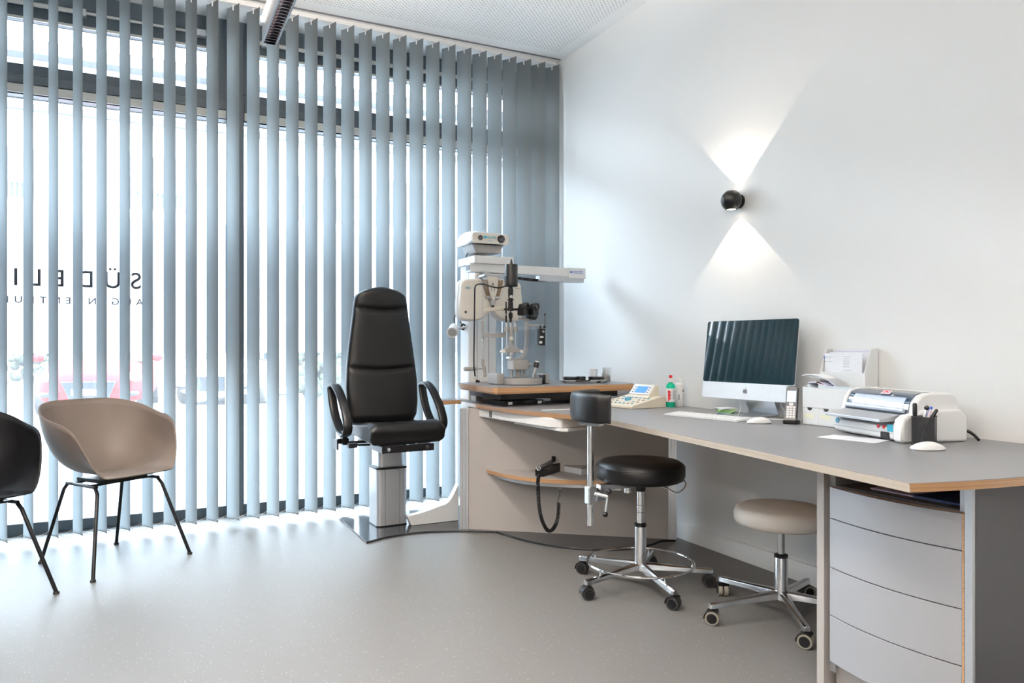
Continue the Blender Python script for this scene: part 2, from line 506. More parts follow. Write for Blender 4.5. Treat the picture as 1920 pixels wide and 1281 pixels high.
struct(MB().bb(2.655, 2.68, 4.90, 5.0, 0.0, 3.13), 'trim_1', 'white_trim')
bbd = MB().prism([(2.68, 0), (2.664, 0), (2.664, 0.080), (2.668, 0.088), (2.68, 0.088)], -3.0, 4.6, ax='y')
struct(bbd, 'baseboard_right', 'white_trim')
struct(MB().prism([(-9.4, 0), (-9.384, 0), (-9.384, 0.080), (-9.388, 0.088), (-9.4, 0.088)], -3.0, 4.6, ax='y'), 'baseboard_left', 'white_trim')

# ---- windows: fixed pane below, tilting pane with its opener rod above
def window(n, x0, x1, sash_l, sash_r):
    w = bpy.data.objects.new('window_%d' % n, None); col.objects.link(w)
    w.location = ((x0 + x1) / 2, 5.04, 0); w['kind'] = 'structure'
    f = MB()
    f.bb(x0, x1, 5.0, 5.09, 0.0, 0.065)
    f.bb(x0, x1, 5.0, 5.09, 2.50, 2.67)
    f.bb(x0, x1, 5.0, 5.09, 2.94, 3.035)
    f.bb(x0, x0 + 0.008, 5.0, 5.09, 0.065, 2.5); f.bb(x1 - 0.008, x1, 5.0, 5.09, 0.065, 2.5)
    f.bb(x0, x0 + sash_l, 5.0, 5.09, 2.67, 2.94); f.bb(x1 - sash_r, x1, 5.0, 5.09, 2.67, 2.94)
    f.build('window_frame', 'frame', w, world=True, bevel=0.003)
    s = MB(); s.bb(x0 + 0.01, x1 - 0.01, 4.985, 5.0, 2.505, 2.553)
    s.build('transom_strip', 'frame_pale', w, world=True, bevel=0.002)
    MB().bb(x0 + 0.01, x1 - 0.01, 4.990, 5.0, 2.558, 2.61).build('lower_profile', 'slate', w, world=True, bevel=0.002)
    MB().bb(x0 + sash_l, x1 - sash_r, 4.99, 5.0, 2.925, 2.94).build('sash_bead', 'frame_pale', w, world=True, bevel=0.002)
    MB().bb(x0 + 0.008, x1 - 0.008, 5.05, 5.056, 0.065, 2.5).build('lower_pane', 'glass', w, world=True)
    MB().bb(x0 + sash_l, x1 - sash_r, 5.05, 5.056, 2.67, 2.94).build('upper_pane', 'glass', w, world=True)
    MB().bb(x0 + 0.008, x1 - 0.008, 5.044, 5.046, 1.03, 1.845).build('frosted_film', 'film', w, world=True)
    r = MB(); r.cyl((x0 + 0.1, 4.965, 3.005), (x1 - 0.12, 4.965, 3.005), 0.008)
    r.cyl((x0 + 0.1, 4.965, 3.005), ((x0 + x1) / 2 + 0.55, 4.965, 3.005), 0.0135)
    rod = r.build('opener_rod', 'frame_pale', w, world=True)
    b = MB()
    for xx in ((x0 + x1) / 2 + 0.55, x0 + 0.14, x1 - 0.16):
        b.bb(xx - 0.03, xx + 0.03, 4.95, 5.0, 2.985, 3.025)
    b.build('opener_bracket', 'alu_dull', w, world=True, bevel=0.003)
    return w
win1 = window(1, -2.25, 0.455, 0.06, 0.113)
win2 = window(2, 0.545, 2.5, 0.097, 0.06)
window(3, -5.05, -2.34, 0.06, 0.1)
window(4, -7.85, -5.14, 0.06, 0.1)
# lettering on the outside of the pane, so it reads mirrored from in here
mir = frame_mat((-1, 0, 0), (0, 0, 1))
text_part('lettering', 'SÜDELI', 0.14, 'text_dark', win1, (-0.03, 5.043, 1.42), mir, world=True, width=0.645, spacing=1.7, bold=.0012)
text_part('small_lettering', 'AUGENZENTRUM', 0.056, 'text_dark', win1, (-0.022, 5.043, 1.32), mir, world=True, width=0.725, spacing=1.8, bold=.0007)

# ---- the street outside
def paving_mat():
    m = bpy.data.materials.new('street_paving'); m.use_nodes = True
    nt = m.node_tree; b = nt.nodes['Principled BSDF']
    tc = nt.nodes.new('ShaderNodeTexCoord'); br = nt.nodes.new('ShaderNodeTexBrick')
    br.inputs['Scale'].default_value = 4; br.inputs['Color1'].default_value = (0.22, 0.215, 0.21, 1); br.inputs['Color2'].default_value = (0.27, 0.265, 0.26, 1)
    br.inputs['Mortar'].default_value = (0.08, 0.08, 0.08, 1); br.inputs['Mortar Size'].default_value = 0.02
    nt.links.new(tc.outputs['Object'], br.inputs[0]); nt.links.new(br.outputs[0], b.inputs['Base Color']); b.inputs['Roughness'].default_value = 0.8
    return m
struct(MB().bb(-40, 40, 5.1, 60, -0.3, -0.12), 'ground', paving_mat())
struct(MB().bb(-8, 8, 5.1, 6.7, 3.6, 3.85), 'unseen_sky_blocker', 'wall')  # unseen overhang added to keep high sky light off the slat tops
struct(MB().bb(-8, 8, 5.1, 5.3, 3.28, 3.6), 'wall_outside', 'wall')
M['facade'] = mat('white_render', (0.45, 0.46, 0.47), 0.8)
M['facade_grey'] = mat('grey_render', (0.045, 0.055, 0.07), 0.8)
M['outdoor_glass'] = mat('dark_window', (0.012, 0.016, 0.02), 0.1)
M['rail_paint'] = mat('railing_paint', (0.022, 0.03, 0.042), 0.5)
M['grass'] = mat('grass', (0.022, 0.036, 0.020), 0.9, noise=(30, 0.4), bump=(60, 1.0))
M['leaf'] = mat('hedge_leaves', (0.022, 0.030, 0.018), 0.8, noise=(12, 0.6))
M['car_red'] = mat('red_car_paint', (0.35, 0.004, 0.006), 0.6, spec=0.1)
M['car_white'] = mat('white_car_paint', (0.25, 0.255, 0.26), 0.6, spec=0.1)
M['kerb'] = mat('kerb_stone', (0.6, 0.6, 0.58), 0.8)

hs = thing('apartment_building', 'white rendered building across the street with railed balconies', 'building', (0, 30, -0.12))
MB().bb(-26, 16, 30, 38, -0.12, (-2.908, 10.86)[1]).build('facade', 'facade', hs, world=True)
zt = (-2.908, 10.86)[1]
MB().prism([(29.3, zt), (38.5, zt), (38.5, zt + .3), (29.3, zt + .45)], -26.3, 16.3, ax='x').build('roof', 'facade_grey', hs, world=True)
zb = (-2.908, 9.222)[1]
MB().bb(-26, 16, 29.8, 30, zb - .12, zb + .1).build('string_course', 'facade_grey', hs, world=True)
zc0 = (-3.837, 7.987)[1]
for a0, a1 in (((-5.321, 7.808), (-3.252, 6.009)), ((-0.533, 7.926), (1.239, 6.294)), ((5.358, 7.794), (7.041, 6.456)), ((8.811, 7.922), (10.676, 6.29))):
    fo = MB().bb(a0[0], a1[0], 29.9, 30.0, 4.1, a0[1]).build('window_frame', 'facade_grey', hs, world=True, bevel=0.02)
    MB().bb(a0[0] + .1, a1[0] - .1, 29.87, 29.9, 4.2, a0[1] - .1).build('pane', 'outdoor_glass', fo, world=True)
for x0, x1 in ((-13.0, (-2.931, 6.453)[0]), ((-1.284, 6.614)[0], (1.97, 6.176)[0]), ((4.686, 6.408)[0], (11.025, 6.949)[0])):
    z0, z1 = (-3.342, 5.861)[1], (-3.342, 6.878)[1]
    sl = MB().bb(x0, x1, 28.4, 30.0, z0 - .45, z0 - .1).build('balcony', 'facade', hs, world=True, bevel=0.02)
    rl = MB(); rl.bb(x0, x1, 28.42, 28.48, z1 - .08, z1); rl.bb(x0, x1, 28.42, 28.48, z0 - .1, z0)
    for k in range(int((x1 - x0) / 0.15)):
        rl.bb(x0 + 0.15 * k, x0 + 0.15 * k + 0.06, 28.43, 28.47, z0, z1)
    rl.build('railing', 'rail_paint', sl, world=True)

gs = MB().bb(-14, -2.2, 24.5, 28.0, -0.12, -0.02)
go = gs.build('grass_strip', 'grass'); tag(go, 'green grass verge beyond the pavement, left of the red car', 'grass', kind='stuff')
struct(MB().bb(-14, -2.2, 24.2, 24.5, -0.12, 0.02), 'trim_2', 'kerb')
def hedge(name, x0, x1, y, z1, label):
    m = MB()
    rnd = random.Random(x0)
    for k in range(240):
        x = rnd.uniform(x0, x1); z = rnd.uniform(0, z1)
        m.ball((x, y + rnd.uniform(-.3, .3), z), (rnd.uniform(.08, .17),) * 3, seg=6)
    tag(m.build(name, 'leaf'), label, 'hedge')
hedge('hedge', -8.0, -2.4, 28.6, 1.35, 'dark leafy hedge behind the grass verge at the far left')
hedge('hedge', 3.0, 5.2, 17.5, 1.1, 'leafy bush across the street right of the white car')

def car(name, label, paint, loc, rz, plate=None, length=3.9, width=1.78, h=1.45):
    """small hatchback, nose towards local -Y"""
    t = thing(name, label, 'car', loc, rz)
    L = length; W = width / 2
    st = [(-L/2, .62, .22, .58), (-L/2 + .08, .80, .20, .70), (-L/2 + .35, .93, .20, .80), (-L/2 + 1.0, 1.0, .20, .93), (-L/2 + 1.35, 1.0, .20, .97), (L/2 - .9, 1.0, .20, 1.0), (L/2 - .15, .96, .22, .95), (L/2, .85, .3, .85)]
    rs = []
    for y, w, z0, z1 in st:
        x = W * w
        rs.append([Vector(p) for p in ((-x*.92, y, z0), (-x, y, z0 + .12), (-x, y, (z0 + z1) / 2 + .1), (-x * .9, y, z1 - .03), (-x * .6, y, z1 + .01), (0, y, z1 + .03), (x * .6, y, z1 + .01), (x * .9, y, z1 - .03), (x, y, (z0 + z1) / 2 + .1), (x, y, z0 + .12), (x * .92, y, z0), (0, y, z0))])
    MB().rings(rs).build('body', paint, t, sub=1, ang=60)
    rs = []
    for y, w, z in ((-L/2 + 1.0, .80, .93), (-L/2 + 1.7, .70, h - .06), (-L/2 + 2.1, .68, h), (L/2 - .9, .67, h - .02), (L/2 - .2, .74, .98)):
        x = W * w
        b = .9
        rs.append([Vector((-W * .86, y, .9)), Vector((-x, y, z)), Vector((x, y, z)), Vector((W * .86, y, .9))])
    MB().rings(rs).build('cabin', 'outdoor_glass', t, bevel=0.04)
    rs = [[Vector((-W * .70, y, z)), Vector((-W * .66, y, z + .03)), Vector((W * .66, y, z + .03)), Vector((W * .70, y, z))] for y, z in ((-L/2 + 1.75, h - .06), (-L/2 + 2.1, h - .005), (L/2 - .9, h - .02), (L/2 - .6, h - .12))]
    MB().rings(rs).build('roof_panel', paint, t, bevel=0.01)
    for sx in (-1, 1):
        for yy in (-L/2 + .72, L/2 - .72):
            wv = MB().cyl((sx * (W - .2), yy, .31), (sx * (W - .01), yy, .31), .31, seg=28).build('wheel', 'rubber', t, bevel=0.02)
            MB().cyl((sx * (W - .04), yy, .31), (sx * (W + .0), yy, .31), .19, seg=20).build('rim', 'alu_dull', wv)
        MB().ball((sx * W * .72, -L/2 + .17, .66), (.17, .12, .085), seg=16).build('headlight', 'plastic_white', t)
        MB().ball((sx * (W + .08), -L/2 + 1.25, .98), (.10, .05, .07), seg=12).build('mirror', paint, t)
        MB().ball((sx * W * .72, -L/2 + .07, .38), (.13, .07, .05), seg=14).build('fog_lamp', 'outdoor_glass', t)
    MB().prism([(-.42, .60), (.42, .60), (.30, .30), (-.30, .30)], -L/2 - .03, -L/2 + .1, ax='y').build('grille', 'outdoor_glass', t, bevel=0.02)
    if plate:
        p = MB().bb(-.26, .26, -L/2 - .05, -L/2 - .03, .36, .47).build('number_plate', 'paper', t)
        text_part('plate_text', plate, 0.12, 'text_dark', p, (-.21, -L/2 - .052, .37), (R(90), 0, 0))
    return t
car('red_car', 'small red hatchback parked facing the window with a white number plate', 'car_red', (-0.75, 16.4, -0.12), R(-4), plate='GG 2')
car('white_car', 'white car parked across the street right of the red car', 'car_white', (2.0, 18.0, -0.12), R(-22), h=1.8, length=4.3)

# ================================================================ VERTICAL BLIND
def vane_mesh(ang, h):
    m = MB(); W = 0.127
    def fn(u, v):
        s = (u - .5) * W
        b = 0.007 * (1 - (2 * u - 1) ** 2)
        x = s * math.cos(ang) + b * math.sin(ang)
        y = -s * math.sin(ang) + b * math.cos(ang)
        return Vector((x, y, -h * v))
    m.grid(fn, 8, 10)
    return m
X0, STEP, TOP, LEN = -0.5697, 0.1142, 3.098, 3.056
rv = random.Random(3)
def blind(label, xa, xb, k0, k1):
    vb = thing('vertical_blind', label, 'blind', (0.2, 4.70, 3.13))
    MB().bb(xa, xb, 4.675, 4.725, 3.102, 3.13).build('headrail', 'instr_white', vb, world=True, bevel=0.002)
    MB().bb(xa, xb, 4.630, 4.636, 3.122, 3.13).build('shadow_gap_strip', 'instr_dark', vb, world=True)  # dark strip standing in for the shadow gap along the rail
    for k in range(k0, k1):
        ang = R(63 + rv.uniform(-1.5, 1.5))
        x = X0 + STEP * k
        v = vane_mesh(ang, LEN).build('slat', 'vane', vb, fix=False, ang=60)
        v.location = (x - 0.2, 0, TOP - 3.13)
        hk = MB().cyl((0, 0, 0.0), (0, 0, 0.014), 0.0035, seg=8)
        hk.box((0, 0, -0.012), (0.006, 0.006, 0.028)); hk.box((0, 0, -0.001), (0.03 * math.cos(ang), 0.03 * math.sin(ang), 0.003))
        hk.build('hanger', 'plastic_white', v)
        wo = MB().box((0, 0, 0), (0.110, 0.0012, 0.006), (0, 0, -ang)).build('bottom_weight', 'vane', v); wo.location = (0.007 * math.sin(ang) * .7, 0.007 * math.cos(ang) * .7, -LEN + 0.004)
    ch = MB()
    for sy, dx in ((-0.052, 0.026), (0.052, -0.026)):
        pts = []
        for k in range(k0, k1 - 1):
            a = Vector((X0 + STEP * k + dx, 4.70 + sy, 0.062)); b = a + Vector((STEP, 0, 0))
            pts += [a.lerp(b, i / 10) - Vector((0, 0, 0.020 * math.sin(PI * i / 10))) for i in range(10)]
        ch.tube(pts, 0.0011, seg=5)
    ch.build('bead_chain', 'plastic_white', vb, world=True, fix=False)
blind('grey fabric vertical blind with open slats across the window front', -2.38, 2.66, -15, 29)
blind('continuation of the grey vertical blind far to the left, mirrored in the computer screen', -8.6, -2.39, -70, -15)

# ================================================================ PENDANT LAMPS
M['lamp_grey'] = mat('grey_lamp_metal', (0.20, 0.21, 0.225), 0.45, 0.3)
M['dark_louvre'] = mat('dark_mirror_louvre', (0.16, 0.15, 0.17), 0.12, 1.0)
def pendant(x, y0, y1, label, power, spread=110):
    t = thing('pendant_lamp', label, 'lamp', (x, (y0 + y1) / 2, 3.13), group=None)
    z0, z1 = 2.50, 2.575
    w = 0.030
    for s in (-1, 1):
        m = MB().bb(x + s * w - 0.004, x + s * w + 0.004, y0, y1, z0, z1)
        m.build('side_profile', M['lamp_grey'], t, world=True, bevel=0.002)
    MB().bb(x - w, x + w, y0, y1, z1 - 0.006, z1).build('top_plate', 'alu_dull', t, world=True)
    lv = MB(); n = int((y1 - y0) / 0.032)
    for k in range(n + 1):
        yy = y0 + (y1 - y0) * k / n
        lv.bb(x - w + .004, x + w - .004, yy - 0.0012, yy + 0.0012, z0 + 0.004, z0 + 0.034)
    lv.bb(x - .0012, x + .0012, y0, y1, z0 + 0.028, z0 + 0.034)
    lv.build('louvre', M['dark_louvre'], t, world=True)
    MB().cyl((x, y0 + .04, z0 + .052), (x, y1 - .04, z0 + .052), 0.008, seg=12).build('lower_tube', TUBE, t, world=True)
    MB().cyl((x - .038, y0 + .06, z1 + .016), (x - .038, y1 - .06, z1 + .016), 0.009, seg=12).build('upper_tube', TUBE, t, world=True)
    for yy in (y0 + .05, y1 - .05): MB().bb(x - .05, x - .02, yy - .015, yy + .015, z1, z1 + .03).build('tube_holder', 'plastic_white', t, world=True)
    for yy in (y0 + .25, y1 - .25):
        MB().cyl((x, yy, z1), (x, yy, 3.13), 0.0012, seg=6).build('wire', 'steel', t, world=True)
        MB().cyl((x, yy, 3.118), (x, yy, 3.13), 0.02, seg=16).build('ceiling_cap', 'alu_dull', t, world=True)
    for nm, zz, rx, e_ in (('lamp_light_down', z0 - 0.004, 0, power), ('lamp_light_up', z1 + 0.03, PI, power * 2.8)):
        ld = bpy.data.lights.new(nm, 'AREA'); ld.shape = 'RECTANGLE'; ld.size = 0.05; ld.size_y = (y1 - y0) - .1
        ld.energy = e_; ld.color = (1.0, 0.91, 0.82); ld.spread = R(spread if rx == 0 else 170)
        lo = bpy.data.objects.new(nm, ld); col.objects.link(lo); lo.parent = t
        lo.location = (0, 0, zz - 3.13); lo.rotation_euler = (rx, 0, 0)
TUBE = emis('lit_tube', (1.0, 0.84, 0.66), 6.0)
pendant(0.52, 2.05, 3.67, 'slim louvred pendant lamp hanging near the blind', 20)
pendant(0.52, 0.0, 1.62, 'unseen louvred pendant lamp added for fill light over the floor beside the desk', 14, 150)  # out of view, added to brighten the room
pendant(0.52, -2.2, -0.58, 'unseen louvred pendant lamp added for fill light at the rear of the room', 14, 150)  # second added fill lamp, out of view
pendant(-2.3, 0.0, 1.62, 'unseen louvred pendant lamp added for fill light on the left, over the middle of the floor', 55, 165)  # left row is added, throws fill light in under the desk
pendant(-2.3, -2.2, -0.58, 'unseen louvred pendant lamp added for fill light on the left, at the rear', 55, 165)  # added like the one before it, for fill from the left

# ================================================================ WALL LAMP
wl = thing('wall_lamp', 'black ball wall lamp throwing light up and down the white wall', 'lamp', (2.68, 2.854, 1.8))
mb = MB(); prof = []
for k in range(25):
    a = -PI / 2 + PI * k / 24
    z = 0.052 * math.sin(a); r = 0.052 * math.cos(a)
    if abs(z) <= 0.046: prof.append((r, z))
prof = [(0.026, -0.0465)] + prof + [(0.026, 0.0465)]
prof = [(0.001, -0.040), (0.020, -0.041)] + prof + [(0.020, 0.041), (0.001, 0.040)]
mb.lathe(prof, (-0.058, 0, 0), seg=40)
mb.build('ball_housing', 'black_metal', wl)
MB().cyl((-0.012, 0, 0), (0, 0, 0), 0.035, seg=32).build('wall_mount', 'black_metal', wl, bevel=0.002)
for s in (-1, 1):
    MB().cyl((-0.058, 0, s * 0.040), (-0.058, 0, s * 0.0445), 0.021, seg=24).build('lens', emis('lamp_lens', (1.0, 0.86, 0.68), 8.0), wl)
    ld = bpy.data.lights.new('spot_light', 'SPOT'); ld.energy = 6.5; ld.spot_size = R(92); ld.spot_blend = 0.03
    ld.color = (1.0, 0.84, 0.66); ld.shadow_soft_size = 0.004
    lo = bpy.data.objects.new('spot_light', ld); col.objects.link(lo); lo.parent = wl
    lo.location = (-0.045, 0, s * 0.05); lo.rotation_euler = (0 if s < 0 else PI, 0, 0)

# ================================================================ WORKTOP, PANELS, CABINET
dk = thing('worktop', 'long grey laminate desk top with a chamfered plywood edge along the wall', 'desk', (2.2, 2.6, 0.714))
front = smooth_path([(1.698, 4.115), (1.700, 3.85), (1.722, 3.60), (1.768, 3.36), (1.830, 3.15), (1.892, 2.975)], 6)
outline = [(2.655, 4.236), (1.72, 4.236)] + [tuple(p) for p in front] + [(1.652, 1.189)] + \
          [tuple(p) for p in smooth_path([(1.652, 1.189), (1.803, 1.150), (1.996, 1.120), (2.30, 1.105), (2.66, 1.13)], 5)][1:] + [(2.676, 1.14), (2.676, 4.236)]
MB().prism(outline, 0.7145, 0.7385, inset=0.012).build('plywood_board', 'wood_edge', dk, world=True)
MB().prism(inset_poly(outline, 0.0012), 0.7385, 0.740).build('laminate_surface', 'laminate', dk, world=True)
pe = [(1.892, 2.975), (1.652, 1.189)]
d_ = (Vector(pe[1]) - Vector(pe[0])).normalized(); n_ = Vector((d_.y, -d_.x))
if n_.x > 0: n_ = -n_
a_, b_ = Vector(pe[0]) + d_ * .01, Vector(pe[1])
rr_ = []
for p_, cut in ((a_, 0), (b_, 1)):
    q0 = p_ + n_ * .0008; q1 = p_ - n_ * .0112 - d_ * (.010 * cut)
    rr_.append([Vector((q0.x, q0.y, .7385)), Vector((q1.x, q1.y, .7145)), Vector((q1.x - n_.x * .004, q1.y - n_.y * .004, .7147)), Vector((q0.x - n_.x * .004, q0.y - n_.y * .004, .7384))])
MB().rings(rr_).build('pale_edge_band', 'pale_edge', dk, world=True)['label'] = 'pale plywood edge along the straight front'
eb = MB().prism([(1.615, 4.42), (1.615, 4.245), (1.715, 4.245), (1.78, 4.245), (1.78, 4.42)], 0.716, 0.740, inset=0.006).build('end_board', 'wood_edge', dk, world=True)
MB().prism([(1.617, 4.418), (1.617, 4.247), (1.778, 4.247), (1.778, 4.418)], 0.740, 0.7412).build('end_board_surface', 'laminate', eb, world=True)

un = thing('desk_side_unit', 'warm grey panel carrying the desk end, with aluminium corner posts', 'desk panel', (2.12, 3.63, 0.012))
pa, pb = Vector((1.655, 3.985)), Vector((2.585, 3.275))
dv = (pb - pa).normalized(); nv = Vector((-dv.y, dv.x))
def along(s, off=0.0): 
    p = pa + dv * s + nv * off
    return (p.x, p.y)
LP = (pb - pa).length
MB().prism([along(0.02), along(LP - .02), along(LP - .02, .028), along(0.02, .028)], 0.012, 0.7125).build('panel', 'laminate_panel', un, world=True, bevel=0.001)
for s0, s1 in ((-0.035, 0.02), (LP - .02, LP + .025)):
    m = MB().prism([along(s0, -.004), along(s1, -.004), along(s1, .04), along(s0, .04)], 0.012, 0.7125)
    for q in (0.3, 0.65):
        s = s0 + (s1 - s0) * q
        m.prism([along(s - .004, -.009), along(s + .004, -.009), along(s + .004, 0), along(s - .004, 0)], 0.012, 0.7125)
    m.build('corner_post', 'alu', un, world=True, bevel=0.002)
# white hooped foot running from the chair column to the corner post
hoop = [(1.40, 0.0125), (1.70, 0.0125)] + [tuple(p) for p in smooth_path([(1.70, 0.236), (1.639, 0.135), (1.562, 0.107), (1.461, 0.082), (1.375, 0.069)], 4)]
MB().prism(hoop, 4.20, 4.25, ax='y').build('hooped_foot', 'plastic_white', un, world=True, bevel=0.003)

# tall slab under the desk: drawer box hung below the board
dr = thing('hanging_drawer', 'pale grey shallow drawer box hung under the curved desk end', 'drawer', (2.0, 3.5, 0.713))
o1 = [along(0.08, -.003), (1.735, 3.78), (1.800, 3.25), (1.845, 3.20), (2.05, 3.24), (2.36, 3.35), along(0.90, -.003)]
MB().prism(o1, 0.664, 0.7135).build('drawer_box', 'instr_white', dr, world=True, bevel=0.008, bseg=3)
MB().prism([(1.79, 3.62), (1.832, 3.19), (1.86, 3.165), (2.10, 3.24), (2.15, 3.5)], 0.650, 0.664).build('bottom_plate', 'instr_white', dr, world=True, bevel=0.002)
MB().bb(1.728, 1.76, 3.79, 3.815, 0.672, 0.708).build('runner_end', 'instr_dark', dr, world=True)

# half-round shelf on the panel with its plywood edge
sh = thing('half_round_shelf', 'small half round grey shelf with plywood edge on the grey panel', 'shelf', (1.95, 3.6, 0.34))
bulge = [(1.78, 3.945), (1.777, 3.74), (1.829, 3.596), (1.914, 3.481), (2.022, 3.384), (2.112, 3.323), (2.21, 3.20), (2.33, 3.28), along(0.93, -.001)]
bo = [tuple(p) for p in smooth_path([along(0.12, -.001)] + bulge[1:], 5)]
MB().prism(bo, 0.340, 0.3625, inset=0.006).build('plywood_board', 'wood_edge', sh, world=True)
MB().prism(inset_poly(bo, 0.001), 0.3625, 0.364).build('laminate_surface', 'laminate_panel', sh, world=True)
bi = inset_poly(bo, 0.03)
MB().prism([along(0.17, -.002)] + bi[6:-6] + [along(0.85, -.002)], 0.318, 0.340).build('under_board', 'alu_dull', sh, world=True)

fp = MB()
pl = [(1.066, 4.60), (1.066, 3.965)] + [tuple(p) for p in smooth_path([(1.066, 3.965), (1.22, 4.03), (1.40, 4.045), (1.60, 3.985), (1.795, 3.868)], 5)][1:] + \
     [tuple(p) for p in smooth_path([(1.795, 3.868), (1.86, 3.62), (1.97, 3.42), (2.12, 3.29), (2.28, 3.24), (2.42, 3.25), (2.52, 3.29)], 5)][1:] + [(2.60, 3.262), (2.62, 3.29), (2.60, 4.60)]
fp.prism(pl, 0.0, 0.012)
tag(fp.build('floor_plate', 'dark_stone', None, bevel=0.0015), 'black speckled base plate on the floor under the exam chair and desk panel', 'base plate')

# ---- drawer cabinet
cb = thing('drawer_cabinet', 'grey cabinet with four curved drawer fronts and an open niche under the desk corner', 'cabinet', (2.2, 1.43, 0.0))
MB().bb(1.905, 2.62, 1.662, 1.690, 0.0, 0.713).build('side_board', 'laminate_panel', cb, world=True, bevel=0.001)
MB().bb(1.93, 2.62, 1.640, 1.662, 0.05, 0.713).build('inner_side', 'alu_dull', cb, world=True, bevel=0.001)
MB().bb(1.93, 2.62, 1.222, 1.244, 0.05, 0.713).build('inner_side', 'alu_dull', cb, world=True, bevel=0.001)
MB().bb(1.900, 1.911, 1.190, 1.2135, 0.0, 0.713).build('corner_post', 'alu_dull', cb, world=True, bevel=0.003)
MB().bb(1.911, 2.64, 1.190, 1.216, 0.0, 0.713).build('end_panel', 'side_panel', cb, world=True, bevel=0.001)
MB().bb(1.935, 2.60, 1.244, 1.640, 0.615, 0.636).build('niche_floor', 'instr_dark', cb, world=True)
MB().bb(2.50, 2.52, 1.244, 1.640, 0.636, 0.713).build('niche_back', 'instr_dark', cb, world=True)
MB().bb(1.96, 2.6, 1.25, 1.635, 0.10, 0.615).build('carcass', 'instr_dark', cb, world=True)
MB().bb(1.945, 2.55, 1.23, 1.65, 0.0, 0.095).build('plinth', 'laminate_panel', cb, world=True, bevel=0.001)
def front_outline():
    y0, y1, b = 1.222, 1.640, 0.028
    o = []
    for k in range(13):
        u = k / 12
        o.append((1.905 - b * (1 - (2 * u - 1) ** 2), y0 + (y1 - y0) * u))
    return o + [(x + 0.02, y) for x, y in reversed(o)]
for z0, z1 in ((0.539, 0.634), (0.3865, 0.536), (0.238, 0.3835), (0.093, 0.235)):
    d = MB().prism(front_outline(), z0, z1).build('drawer', 'drawer_front', cb, world=True, bevel=0.0008)
    MB().prism([(x + .0205, y) for x, y in front_outline()[:13]] + [(x + .0225, y) for x, y in reversed(front_outline()[:13])], z0 - .002, z1 + .001).bb(1.906, 1.93, 1.2175, 1.2225, z0 - .002, z1 + .001).build('backing_board', 'wood_edge', d, world=True)
    MB().bb(1.93, 1.97, 1.26, 1.62, z0 + .01, z1 - .01).build('drawer_box', 'instr_dark', d, world=True)
pn = MB().bb(1.975, 2.2, 1.30, 1.55, 0.637, 0.641)
tag(pn.build('paper_pad', 'paper_lilac', None), 'pale paper pad lying in the cabinet niche under the desk', 'paper')
tag(MB().bb(1.96, 2.18, 1.25, 1.40, 0.6415, 0.647).build('folder', 'navy', None), 'dark blue folder lying in the cabinet niche', 'folder')

# ================================================================ INSTRUMENT TABLE
it = thing('instrument_table', 'raised instrument table with angled plywood edge standing on the desk end', 'table', (2.15, 3.9, 0.82))
to = [(1.682, 4.170), (1.668, 3.640), (1.69, 3.617), (2.573, 3.617), (2.625, 3.70), (2.64, 4.236), (1.76, 4.236)]
MB().prism(to, 0.821, 0.8485, inset=0.008).build('plywood_board', 'wood_edge', it, world=True)
MB().prism(inset_poly(to, 0.001), 0.8485, 0.850).build('laminate_surface', 'laminate', it, world=True)
MB().prism(inset_poly(to, 0.016), 0.812, 0.821).build('lower_board', 'wood_edge', it, world=True)
tr = MB().bb(1.735, 2.50, 3.675, 4.10, 0.778, 0.8115).build('sliding_tray', 'black_plastic', it, world=True, bevel=0.003)
MB().bb(2.2, 2.45, 3.95, 4.15, 0.7405, 0.812).build('foot', 'instr_grey', it, world=True)
for xx in (1.80, 2.46):
    MB().bb(xx - .02, xx + .02, 4.12, 4.2, 0.7405, 0.824).build('foot', 'instr_grey', it, world=True)

cs = thing('instrument_case', 'flat black case with two silver latches lying under the instrument table', 'case', (1.84, 3.55, 0.7405), R(-2))
c0 = (1.77, 3.713, 0.741)
cs.location = (c0[0], c0[1], 0.7405); cs.rotation_euler = (0, 0, R(4.5))
MB().bb(0, 0.262, 0, 0.17, 0, 0.013).build('case_bottom', 'black_plastic', cs, bevel=0.002)
MB().bb(0, 0.262, 0, 0.17, 0.0138, 0.027).build('case_lid', 'black_plastic', cs, bevel=0.002)
for x in (0.028, 0.222):
    l = MB().bb(x, x + .028, -.003, 0.0, 0.005, 0.022).build('latch', 'chrome', cs, bevel=0.001)
    k = MB(); [k.cyl((x + .007 + .014 * a, -.0045, .009 + .009 * b), (x + .007 + .014 * a, -.003, .009 + .009 * b), .002, seg=8) for a in (0, 1) for b in (0, 1)]
    k.build('rivets', 'steel', l)
rl = MB().box((0, 0, 0.0008), (0.30, 0.03, 0.0016))
ro = rl.build('ruler', 'amber_glass', None); ro.location = (1.98, 3.36, 0.7405); ro.rotation_euler = (0, 0, R(-8))
ro.data.materials[0] = M['plastic_white']
tag(ro, 'thin pale ruler lying on the desk in front of the black case', 'ruler')

